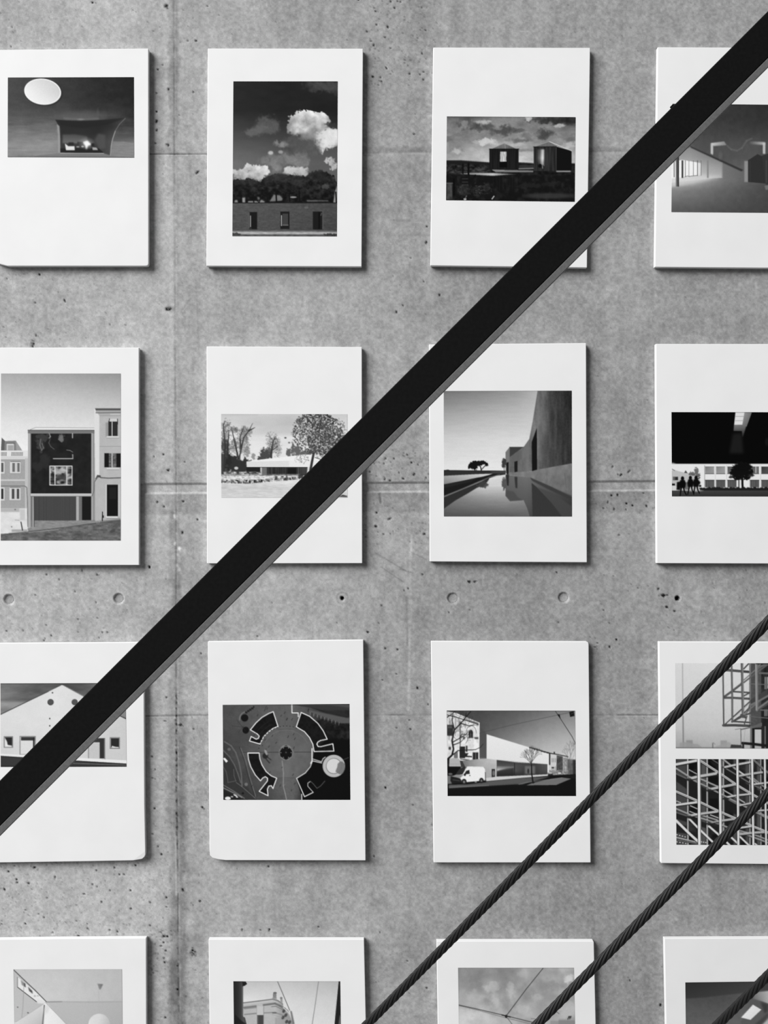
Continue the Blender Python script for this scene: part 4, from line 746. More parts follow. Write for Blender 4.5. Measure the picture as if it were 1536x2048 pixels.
def art_ceiling_corner():
    c = Art([(26.7, 1938.7), (243.8, 1938.3), (247, 2255), (32, 2255)], (0, 1920), 6)
    c.A[:] = c.table([160, 700, 1460], [110, 300, 500, 770, 2010], [[200, 198, 188], [206, 204, 190], [212, 206, 190], [198, 192, 178], [180, 180, 170]])
    c.add(4, 60, 60, 2)
    c.poly([(155, 112), (555, 500), (530, 530), (190, 745), (150, 760)], c.table([160, 500], [120, 740], [[190, 200], [196, 188]]))
    c.poly([(560, 506), (1480, 498), (1480, 2020), (1100, 1110), (800, 772)], c.table([560, 1000, 1470], [500, 770, 2010], [[190, 188, 182], [186, 186, 176], [165, 165, 160]]))
    c.pl([(562, 503), (740, 500)], 15, 148, .9, 5); c.pl([(740, 500), (1060, 504), (1460, 500)], 15, 164, .6, 6)
    c.poly([(213, 205), (330, 300), (560, 495), (520, 520), (440, 498), (210, 325)], 232); c.poly([(440, 470), (555, 498), (520, 525), (450, 520)], 226, .9, 5)
    c.poly([(248, 238), (305, 285), (312, 330), (262, 300)], 140, .95, 4); c.poly([(285, 270), (305, 285), (308, 328), (288, 315)], 96); c.poly([(335, 318), (390, 372), (392, 406), (350, 372)], 84, 1, 3); c.ell(418, 432, 14, 12, 190); c.ell(455, 430, 16, 9, 196)
    c.pl([(162, 116), (300, 250), (420, 362), (555, 500)], 11, 82, .95, 2); c.pl([(210, 325), (330, 418), (438, 500)], 10, 82); c.line((210, 208), (210, 325), 9, 120)
    c.pl([(286, 320), (275, 560), (262, 690)], 7, 152, .8, 3); c.ell(212, 566, 9, 9, 120); c.ell(336, 634, 10, 8, 96)
    c.poly([(200, 735), (540, 515), (800, 772), (1110, 1110), (1110, 2020), (150, 2020), (150, 765)], c.table([170, 420, 500, 540, 700, 1100], [500, 770, 1200, 2010], [[216, 224, 222, 238, 236, 230], [222, 200, 190, 240, 232, 220], [214, 190, 180, 225, 215, 200], [205, 180, 175, 205, 200, 190]]))
    c.pl([(188, 745), (330, 655), (520, 530)], 6, 168, .8, 3); c.pl([(532, 545), (512, 770), (480, 1300)], 16, 112, .95, 4); c.pl([(552, 510), (790, 765), (1110, 1105)], 6, 158, .8, 3); c.ell(560, 590, 30, 60, 214, .6, 24, .3)
    c.poly([(1168, 284), (1238, 290), (1208, 352), (1192, 354)], c.table([1168, 1238], [280, 355], [[140, 110], [150, 120]]), 1, 3); c.line((1185, 380), (1190, 650), 12, 182, .6, 4)
    c.ell(1190, 775, 130, 130, c.table([1060, 1190, 1320], [640, 780, 900], [[220, 222, 196], [228, 216, 188], [205, 195, 175]]), 1, 6)
    c.line((160, 112), (1465, 110), 6, 172, .8); c.line((165, 120), (190, 2010), 6, 170, .8); c.line((1462, 112), (1480, 2010), 6, 168, .6)
    return c

def art_corner_facade():
    c = Art([(466.7, 1962.5), (680.3, 1962.5), (684, 2240), (470, 2240)], (450, 1920), 6)
    c.A[:] = c.table([100, 700, 1400], [255, 500, 770], [[190, 196, 182], [226, 216, 204], [228, 226, 214]])
    c.add(3, 50, 50, 2)
    c.poly([(215, 512), (560, 470), (605, 458), (690, 520), (702, 560), (760, 602), (832, 770), (940, 1930), (215, 1930)], c.table([220, 600, 700, 850], [460, 770, 1930], [[184, 184, 150, 140], [182, 184, 158, 150], [150, 150, 130, 120]]) + (c.noise(30, 8, 4) - .5) * 12)
    c.pl([(218, 514), (400, 492), (570, 470), (640, 490), (692, 530)], 13, 116, .9, 3); c.pl([(220, 532), (570, 490)], 8, 205, .8)
    c.pl([(232, 572), (370, 556)], 26, 118, .9, 4); c.pl([(464, 540), (600, 522), (660, 550), (720, 585)], 24, 112, .9, 4); c.pl([(232, 590), (374, 574)], 8, 150); c.pl([(560, 560), (610, 555), (700, 600)], 12, 120, .8, 3)
    c.pl([(236, 654), (380, 640)], 16, 134, .9, 3); c.pl([(464, 636), (600, 628), (690, 662)], 14, 136, .9, 3); c.rect(566, 628, 618, 642, 90, .9, 2)
    c.rect(380, 556, 464, 660, 196); c.line((380, 556), (380, 660), 5, 150); c.line((464, 545), (464, 660), 6, 130); c.rect(384, 660, 464, 1050, 104); c.rect(398, 664, 460, 1050, 66, .9, 3)
    c.rect(600, 690, 700, 1930, 160, .6, 6); c.line((612, 700), (612, 1930), 5, 130, .7)
    c.ell(596, 424, 22, 38, 132, 1, 4); c.ell(600, 396, 22, 14, 108, .9, 4); c.rect(570, 446, 620, 466, 140, 1, 3); c.rect(664, 448, 690, 525, 150, 1, 3); c.ell(674, 456, 14, 14, 118, .8, 4)
    for x, y in ((706, 612), (730, 662), (696, 690), (775, 746), (740, 740), (720, 820), (790, 830), (760, 900)): c.ell(x, y, 17, 24, 74, .95, 4, .5)
    c.pl([(700, 570), (770, 640), (830, 770), (900, 1100)], 14, 214, .8, 3); c.poly([(782, 608), (802, 616), (836, 770), (812, 770)], 112, 1, 3); c.pl([(560, 655), (690, 690)], 5, 150, .7)
    stripes(c, 640, 820, 780, 1900, 8, 12, 90, .4, .4, 3)
    c.poly([(95, 250), (218, 250), (218, 680), (240, 690), (262, 780), (300, 1930), (95, 1930)], c.table([100, 160, 185, 218, 300], [250, 770, 1930], [[36, 48, 60, 78, 60], [36, 50, 60, 80, 60], [30, 40, 50, 60, 50]])); c.poly([(205, 252), (246, 254), (266, 288), (240, 308), (212, 318)], 34); c.poly([(110, 640), (200, 730), (255, 770), (110, 770)], 30, .9, 4); c.poly([(205, 320), (214, 320), (214, 670), (205, 670)], 104, .8)
    c.pl([(630, 256), (700, 420), (776, 602)], 10, 112, .95, 2); c.pl([(1122, 256), (1085, 520), (1045, 780), (990, 1100)], 9, 132, .9, 2)
    c.poly([(1364, 252), (1384, 252), (1412, 1930), (1210, 1930), (1314, 770)], 34); c.poly([(1378, 660), (1392, 680), (1400, 1200), (1350, 1200), (1362, 770)], 112, .8, 5)
    c.line((210, 258), (1370, 258), 6, 150, .7)
    return c

def art_sky_wires():
    c = Art([(916, 1935.5), (1147.7, 1935.5), (1154, 2262), (921, 2262)], (904, 1920), 6)
    c.A[:] = c.table([70, 400, 700, 1000, 1470], [95, 300, 500, 700, 1200, 2050], [[140, 148, 152, 160, 170], [150, 152, 158, 158, 152], [160, 168, 160, 164, 158], [198, 192, 170, 178, 164], [190, 190, 185, 180, 175], [180, 180, 180, 175, 170]])
    c.add(30, 150, 150, 3, 5)
    for q, v, a in (((450, 330, 90, 50), 196, .6), ((240, 440, 70, 60), 186, .5), ((720, 400, 50, 90), 196, .6), ((500, 490, 60, 90), 196, .5), ((1420, 230, 60, 60), 222, .8), ((1010, 450, 60, 40), 190, .5), ((850, 140, 50, 60), 186, .6), ((1330, 110, 60, 30), 186, .6), ((260, 640, 180, 60), 208, .6), ((840, 590, 90, 40), 190, .6), ((1370, 610, 110, 70), 196, .6), ((300, 190, 110, 60), 128, .6), ((1200, 310, 140, 60), 138, .6), ((640, 500, 60, 90), 142, .6), ((430, 480, 60, 70), 140, .5)):
        c.puff([q], v, a, 1.1, 1.2, 90, 10 + int(q[0]) % 9, tex=14)
    c.rect(1278, 710, 1490, 2060, 136); c.rect(1278, 708, 1490, 724, 158); c.rect(1180, 730, 1278, 2060, 150)
    c.pl([(1098, 92), (890, 350), (650, 672)], 9, 62); c.pl([(75, 538), (300, 588), (650, 670), (950, 744), (1490, 880)], 10, 78); c.pl([(600, 660), (700, 684)], 15, 46); c.pl([(75, 546), (300, 600), (645, 694), (940, 766), (1490, 910)], 6, 112)
    c.pl([(652, 680), (720, 768), (1000, 1130)], 7, 92); c.ell(650, 676, 15, 20, 38)
    c.pl([(1390, 712), (1402, 676), (1432, 676)], 9, 26); c.pl([(1412, 708), (1418, 684)], 9, 26); c.line((1404, 692), (1430, 692), 7, 30); c.line((1255, 620), (1284, 645), 10, 110); c.pl([(950, 704), (1000, 706)], 8, 120)
    c.line((70, 95), (1470, 95), 7, 118, .8); c.line((76, 95), (90, 2050), 6, 118, .7)
    return c

def art_tilted_windows():
    c = Art([(1370.6, 1964.9), (1600, 1962), (1603, 2235), (1374, 2235)], (1340, 1920), 7.837)
    c.A[:] = c.table([240, 800, 1300, 2065], [600, 800, 1000, 2470], [[74, 74, 84, 90], [86, 84, 96, 100], [88, 94, 100, 100], [80, 80, 80, 80]])
    c.add(5, 40, 40, 2)
    c.poly([(230, 340), (2080, 320), (2080, 420), (1400, 490), (900, 545), (560, 585), (230, 606)], c.table([240, 1200, 1536], [340, 600], [[44, 58, 62], [54, 66, 70]]), 1, 8)
    c.poly([(1350, 505), (2080, 430), (2080, 760), (1530, 684), (1440, 650), (1290, 620)], c.table([1300, 1400, 1536, 2080], [430, 690], [[110, 150, 172, 180], [104, 120, 165, 170]]), 1, 6)
    c.poly([(1290, 600), (1440, 650), (1536, 690), (2080, 780), (2080, 900), (1536, 870), (1400, 1010), (1300, 1100), (1100, 1000)], 86, .9, 8); c.poly([(1420, 660), (1536, 690), (1536, 800), (1480, 840), (1440, 720)], 52, .8, 16)
    c.poly([(1300, 700), (1432, 778), (1262, 938), (1114, 902)], c.table([1110, 1430], [700, 940], [[232, 220], [224, 208]]), 1, 3)
    c.poly([(1440, 1010), (1536, 880), (2080, 780), (2080, 2480), (1400, 2480)], 178, .95, 14); c.poly([(1330, 1010), (1536, 830), (1560, 900), (1440, 1020), (1340, 1060)], 62, .8, 14)
    c.line((238, 352), (1536, 338), 10, 20); c.line((244, 350), (256, 2470), 9, 24)
    return c
# ---- end of pictures

# ------------------------------------------------------------------ materials
def mat(name, color=(0.5, 0.5, 0.5), rough=0.6, spec=0.3, metal=0.0):
    m = bpy.data.materials.new(name); m.use_nodes = True
    b = m.node_tree.nodes['Principled BSDF']
    b.inputs['Base Color'].default_value = (*color, 1)
    b.inputs['Roughness'].default_value = rough
    b.inputs['Specular IOR Level'].default_value = spec
    b.inputs['Metallic'].default_value = metal
    return m, m.node_tree, b

def node(nt, kind, **kw):
    n = nt.nodes.new(kind)
    for k, v in kw.items(): setattr(n, k, v)
    return n

def noise_node(nt, scale, detail=4, rough=0.55, vec=None):
    n = node(nt, 'ShaderNodeTexNoise'); n.inputs['Scale'].default_value = scale
    n.inputs['Detail'].default_value = detail; n.inputs['Roughness'].default_value = rough
    if vec is not None: nt.links.new(vec, n.inputs['Vector'])
    return n

def ramp(nt, fac, lo, hi, p0=0.0, p1=1.0):
    r = node(nt, 'ShaderNodeValToRGB')
    r.color_ramp.elements[0].position = p0; r.color_ramp.elements[0].color = (*[lo] * 3, 1)
    r.color_ramp.elements[1].position = p1; r.color_ramp.elements[1].color = (*[hi] * 3, 1)
    nt.links.new(fac, r.inputs[0]); return r

def mul(nt, a, b):
    m = node(nt, 'ShaderNodeMix', data_type='RGBA', blend_type='MULTIPLY'); m.inputs[0].default_value = 1.0
    nt.links.new(a, m.inputs[6]); nt.links.new(b, m.inputs[7]); return m.outputs[2]

def bump(nt, bsdf, height, strength, dist):
    b = node(nt, 'ShaderNodeBump'); b.inputs['Strength'].default_value = strength; b.inputs['Distance'].default_value = dist
    nt.links.new(height, b.inputs['Height']); nt.links.new(b.outputs[0], bsdf.inputs['Normal'])

# concrete: the cast's tones plus some painted light and shade (an attribute of the wall) times a fine procedural grain
M_CONC, nt, b = mat('cast_concrete', rough=0.82, spec=0.18)
tc = node(nt, 'ShaderNodeTexCoord'); at = node(nt, 'ShaderNodeAttribute', attribute_name='tone')
g1 = noise_node(nt, 420, 3, 0.6, tc.outputs['Object']); g2 = noise_node(nt, 110, 5, 0.6, tc.outputs['Object'])
c = mul(nt, mul(nt, at.outputs['Color'], ramp(nt, g1.outputs['Fac'], 0.86, 1.14, 0.3, 0.7).outputs[0]), ramp(nt, g2.outputs['Fac'], 0.93, 1.07, 0.3, 0.7).outputs[0])
nt.links.new(c, b.inputs['Base Color'])
bump(nt, b, g1.outputs['Fac'], 0.25, 0.0006)

# white mounting board
M_BOARD, nt, b = mat('white_board', (0.8, 0.8, 0.8), 0.55, 0.2)
tc = node(nt, 'ShaderNodeTexCoord')
n = noise_node(nt, 14, 3, 0.5, tc.outputs['Object'])
nt.links.new(ramp(nt, n.outputs['Fac'], 0.785, 0.815, 0.3, 0.7).outputs[0], b.inputs['Base Color'])

# printed picture: ink tones from the print's own attribute, with paper grain
M_PRINT, nt, b = mat('printed_ink', rough=0.65, spec=0.04)
tc = node(nt, 'ShaderNodeTexCoord'); at = node(nt, 'ShaderNodeAttribute', attribute_name='ink')
n = noise_node(nt, 900, 2, 0.5, tc.outputs['Object'])
nt.links.new(mul(nt, at.outputs['Color'], ramp(nt, n.outputs['Fac'], 0.96, 1.04, 0.3, 0.7).outputs[0]), b.inputs['Base Color'])

M_RAIL, nt, b = mat('black_paint', (0.006, 0.006, 0.006), 0.6, 0.05)
tc = node(nt, 'ShaderNodeTexCoord'); n = noise_node(nt, 260, 3, 0.5, tc.outputs['Object'])
nt.links.new(ramp(nt, n.outputs['Fac'], 0.0055, 0.0075, 0.3, 0.7).outputs[0], b.inputs['Base Color'])
bump(nt, b, n.outputs['Fac'], 0.08, 0.0004)
M_FLANGE, nt, b = mat('grey_steel', (0.17, 0.17, 0.17), 0.6, 0.2)
tc = node(nt, 'ShaderNodeTexCoord'); n = noise_node(nt, 300, 3, 0.5, tc.outputs['Object'])
nt.links.new(ramp(nt, n.outputs['Fac'], 0.105, 0.135, 0.3, 0.7).outputs[0], b.inputs['Base Color'])
M_ROPE, nt, b = mat('dark_wire_rope', (0.02, 0.02, 0.02), 0.5, 0.22)
tc = node(nt, 'ShaderNodeTexCoord'); n = noise_node(nt, 1500, 2, 0.5, tc.outputs['Object'])
nt.links.new(ramp(nt, n.outputs['Fac'], 0.008, 0.017, 0.3, 0.7).outputs[0], b.inputs['Base Color'])
M_HOLE, nt, b = mat('dark_hole', (0.006, 0.006, 0.006), 0.9, 0.05)

# ------------------------------------------------------------------ objects
def link(name, me, m=None, parent=None):
    o = bpy.data.objects.new(name, me); COL.objects.link(o)
    if m is not None: me.materials.append(m)
    if parent is not None: o.parent = parent
    return o
def tag(o, label, cat, group=None):
    o['label'] = label; o['category'] = cat
    if group: o['group'] = group
def empty(name, loc):
    o = bpy.data.objects.new(name, None); COL.objects.link(o); o.location = loc; o.empty_display_size = 0.05
    return o

def grid_mesh(name, pts, nx, ny, attr, vals):
    """pts (ny*nx, 3), row by row; vals = linear grey per vertex"""
    me = bpy.data.meshes.new(name)
    nf = (nx - 1) * (ny - 1)
    me.vertices.add(nx * ny); me.loops.add(nf * 4); me.polygons.add(nf)
    me.vertices.foreach_set('co', np.ascontiguousarray(pts, np.float32).ravel())
    i = (np.arange(ny - 1)[:, None] * nx + np.arange(nx - 1)[None, :]).ravel()
    me.loops.foreach_set('vertex_index', np.stack([i, i + nx, i + nx + 1, i + 1], 1).astype(np.int32).ravel())
    me.polygons.foreach_set('loop_start', (np.arange(nf) * 4).astype(np.int32))
    me.update(calc_edges=True); me.validate()
    a = me.color_attributes.new(attr, 'FLOAT_COLOR', 'POINT')
    v = np.asarray(vals, np.float32).ravel()
    a.data.foreach_set('color', np.stack([v, v, v, np.ones_like(v)], 1).ravel())
    return me

# ------------------------------------------------------------------ the concrete wall
HOLES = [(17.8, 1199, 9.6), (237.6, 1197, 9.6), (906, 1196.5, 10.2), (1127.5, 1195, 9.8)]     # recessed, filled tie holes
def build_wall():
    def axis(lo, hi, f0, f1):
        m0, m1 = f0 - 560, f1 + 560                           # 2 px cells where the boards hang, 7 px around, coarser further off
        a = lo + (m0 - lo) * (1 - (1 - np.linspace(0, 1, 26)) ** 2)
        return np.concatenate([a[:-1], np.arange(m0, f0 - 1, 7.0), np.arange(f0, f1, 2.0), np.arange(f1 + 3, m1 - 1, 7.0), (m1 + (hi - m1) * np.linspace(0, 1, 26) ** 2)])
    xs = axis(-1900, 3500, -40, 1580); ys = axis(-1200, 1024 + ZC / S, -40, 2090)
    X, Y = np.meshgrid(xs, ys); X = X.astype(np.float32); Y = Y.astype(np.float32)
    rg = np.random.RandomState(4); rr = random.Random(4)
    T = np.full(X.shape, 166.0, np.float32)
    T += (fbm(X / 330, Y / 360, 101, 3) - .5) * 24
    T += (fbm(X / 100, Y / 100, 105, 3) - .5) * 17
    T += (fbm(X / 34, Y / 34, 108, 4, .6) - .5) * 21
    T += (fbm(X / 9, Y / 9, 111, 3, .65) - .5) * 27
    T += (fbm(X / 24, Y / 220, 117, 4, .55) - .5) * 19            # drips left by the shuttering
    T += (vnoise(X / 4.2, Y / 4.2, 121) - .5) * 24
    T += 10 * sstep(353, 347, X) + 4 * sstep(818, 360, X) - 8 * sstep(790, 850, X + (fbm(Y / 80, Y * 0, 119, 3) - .5) * 60)   # left-to-right light falloff painted in as tone steps between shutter panels
    Z = np.zeros(X.shape, np.float32)                         # relief in image-pixel units, + towards the room
    def box(x0, y0, x1, y1):
        return slice(np.searchsorted(ys, y0), np.searchsorted(ys, y1)), slice(np.searchsorted(xs, x0), np.searchsorted(xs, x1))
    def blot(x, y, rx, ry, dv, soft=1.0, rot=0.0, dz=0.0):
        w = box(x - 2.2 * max(rx, ry) - 3, y - 2.2 * max(rx, ry) - 3, x + 2.2 * max(rx, ry) + 3, y + 2.2 * max(rx, ry) + 3)
        dx = X[w] - x; dy = Y[w] - y
        if dx.size == 0: return
        c, s = math.cos(rot), math.sin(rot)
        d = np.sqrt(((dx * c + dy * s) / rx) ** 2 + ((-dx * s + dy * c) / ry) ** 2)
        m = sstep(1 + .55 * soft, 1 - .55 * soft, d)
        T[w] += dv * m; Z[w] += dz * m
    def seg(p, q, w, dv, soft=1.0, brk=0.0, seed=3, dz=0.0):
        e = w * 2 + 4
        wi = box(min(p[0], q[0]) - e, min(p[1], q[1]) - e, max(p[0], q[0]) + e, max(p[1], q[1]) + e)
        x = X[wi]; y = Y[wi]
        if x.size == 0: return
        dx, dy = q[0] - p[0], q[1] - p[1]; L = dx * dx + dy * dy
        t = np.clip(((x - p[0]) * dx + (y - p[1]) * dy) / L, 0, 1)
        d = np.hypot(x - p[0] - t * dx, y - p[1] - t * dy)
        m = np.clip((w / 2 - d) / soft + .5, 0, 1)
        if brk: m = m * sstep(brk - .15, brk + .15, fbm((x + y) / 30, (x - y) / 60, seed, 3))
        T[wi] += dv * m; Z[wi] += dz * m
    # --- vertical joint between two shutter panels
    px = np.interp(ys, [0, 310, 620, 980, 1400, 1700, 2048], [346.5, 348, 349, 351, 352, 354, 357])[:, None].astype(np.float32)
    up = sstep(1000, 960, Y); lowm = sstep(1300, 1420, Y)
    off = X - px + (fbm(Y / 24, Y * 0 + 3, 131, 3) - .5) * 10
    wid = 7 + 9 * fbm(Y / 60, Y * 0, 135, 3) + 5 * lowm
    T -= (9 + 9 * fbm(Y / 90, Y * 0 + 9, 137, 3) * 1.4) * sstep(1.25, .6, np.abs(off) / wid) * np.interp(ys, [-400, 0, 200, 330, 640, 900, 1000, 1300, 2048, 2500], [.5, 1.2, 1.4, .7, .3, .7, 1.1, 1.4, 2.0, 1])[:, None]
    T += 8 * sstep(14, 4, np.abs(X - px + 11)) * up * sstep(560, 300, Y) + 9 * sstep(7, 3, np.abs(X - px + 5)) * sstep(330, 380, Y) * sstep(960, 930, Y)
    cut = fbm(Y / 16, Y * 0 + 4, 139, 3)
    T -= 36 * sstep(1.9, .6, np.abs(X - px - .8)) * sstep(.40, .56, cut) * (0.55 + .45 * lowm)
    T -= 12 * sstep(2.2, .6, np.abs(X - px - 1)) * (.4 + .6 * sstep(.42, .6, fbm(Y / 50, Y * 0 + 14, 143, 3))); Z -= 0.45 * sstep(2.6, .8, np.abs(X - px - 1))
    T += 40 * sstep(2.6, .8, np.abs(X - px - 1.0 + 3.2)) * sstep(1665, 1690, Y) * sstep(1810, 1780, Y) + 12 * sstep(2.4, .6, np.abs(X - px - 3.4)) * sstep(.45, .6, cut) * lowm
    T -= 10 * sstep(14, 5, np.abs(X - px - 13)) * sstep(1500, 1600, Y) * (fbm(X / 10, Y / 40, 141, 3) > .46)
    for y, dx, rx, ry, dv in ((1852, -10, 12, 22, -20), (1932, -12, 11, 15, -22), (1980, -9, 12, 30, -20), (1800, -14, 18, 14, -16), (1130, 10, 8, 30, -14), (1200, 2, 9, 40, -12), (1046, -4, 9, 30, -10), (1880, 36, 18, 40, -14), (1760, 30, 16, 60, -8), (1900, 28, 40, 30, -10), (100, 4, 5, 14, -14), (140, 0, 10, 24, -10), (1555, 12, 8, 60, -12), (1650, 14, 8, 40, -12), (940, -16, 12, 8, -18), (955, 18, 24, 14, -10), (617, -10, 9, 6, -34), (12, -16, 4, 5, -30)):
        xc = np.interp(y, [0, 1000, 2048], [347, 351, 357])
        blot(xc + dx, y, rx, ry, dv, .7)
    for k in range(26):                                       # crumbs of lighter laitance in the joint
        y = rr.choice((rr.uniform(1010, 1140), rr.uniform(1380, 1560))); blot(np.interp(y, [0, 1000, 2048], [347, 350.5, 357]) + rr.uniform(-3, 3), y, 2, 2.4, 24, .9)
    for k in range(10): blot(358 + rr.uniform(-3, 4), rr.uniform(1085, 1140), 3, 3.5, 26, .9)
    for k in range(40):
        y = rr.uniform(1380, 1700); blot(np.interp(y, [1380, 1700], [352, 354]) + rr.uniform(-1.5, 1.5), y, 1.4, 2.6, -50, .8)
    # --- horizontal joints
    def hj(y0, x0, x1, dv, w=1.6, slope=0.0, soft=1.0, brk=0.0, seed=7): seg((x0, y0 + slope * (x0 - 350)), (x1, y0 + slope * (x1 - 350)), w, dv, soft, brk, seed, -0.6)
    hj(307.5, -1900, 3500, -16, 1.8, -.0055, 1.2); hj(308, 285, 420, -50, 2.2, -.004); hj(308, 340, 372, -20, 2.2, -.004)
    for x, rx in ((752, 30), (810, 40), (850, 26), (1200, 40), (330, 18)): blot(x, 299 if x > 500 else 301, rx, 6, -15, .9)
    hj(1431.5, -1900, 3500, -14, 1.8, -.002, 1.2); hj(1431, 288, 420, -42, 2.2, -.012, 1.0, .36); hj(1431, 728, 812, -30, 2.0, -.002, 1.0, .42); hj(1430.5, 1236, 1320, -36, 2.0, -.001, 1.0, .3)
    # --- wide recessed rebate between two lifts, darker band below it
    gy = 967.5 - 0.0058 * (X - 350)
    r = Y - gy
    inside = sstep(-1.2, 1.2, r) * sstep(20.0, 17.6, r)
    Z -= 3.2 * inside
    T += inside * 4 + (vnoise(X / 40, Y / 6, 151) - .5) * 5 * inside
    T -= 22 * sstep(2.6, .4, np.abs(r - .6)) * (.5 + .5 * fbm(X / 40, Y * 0, 153, 3))  # shadow under the rebate's upper edge, painted into the tone
    T += 14 * sstep(2.4, .5, np.abs(r - 19.0)) * (.5 + fbm(X / 25, Y * 0 + 7, 155, 3)) * .8  # painted highlight along the rebate's lower lip, where it catches the light
    T -= inside * 0 + 13 * sstep(18.5, 21, r) * sstep(64, 56, r + (fbm(X / 60, Y * 0 + 2, 157, 2) - .5) * 14)
    T += 6 * sstep(60, 64, r) * sstep(90, 66, r)
    # --- lighter vertical streaks, scratches
    seg((822, 1075), (817, 1420), 6, 11, 3); seg((823, 1070), (822, 1110), 4, 14, 3); seg((812, 1060), (811, 1160), 5, 8, 3); seg((813, 1195), (815, 1290), 3, -16, 2); seg((819, 1280), (818, 1420), 4, 10, 3); seg((763, 1250), (766, 1440), 6, 7, 4); seg((759, 987), (761, 1006), 4, -34, 1.5)
    seg((750, 1105), (812, 1142), 2.4, -22, 1.5, .3); seg((765, 1136), (807, 1164), 2, -24, 1.5, .3); seg((822, 1104), (852, 1119), 2, -20, 1.5, .3); seg((800, 1138), (826, 1146), 3, -24, 2)
    seg((362, 623), (381, 597), 2, -22, 1.4); seg((380, 330), (383, 480), 4, -8, 3); seg((392, 560), (398, 700), 2.4, -12, 1.6); seg((279, 615), (282, 640), 2, -10, 1.6); seg((350, 408), (369, 410), 1.6, -14, 1.4)
    for y in (1598, 1645, 1665, 1682): seg((322 + y % 9, y), (345, y), 1.8, -18, 1.4, .3, int(y))
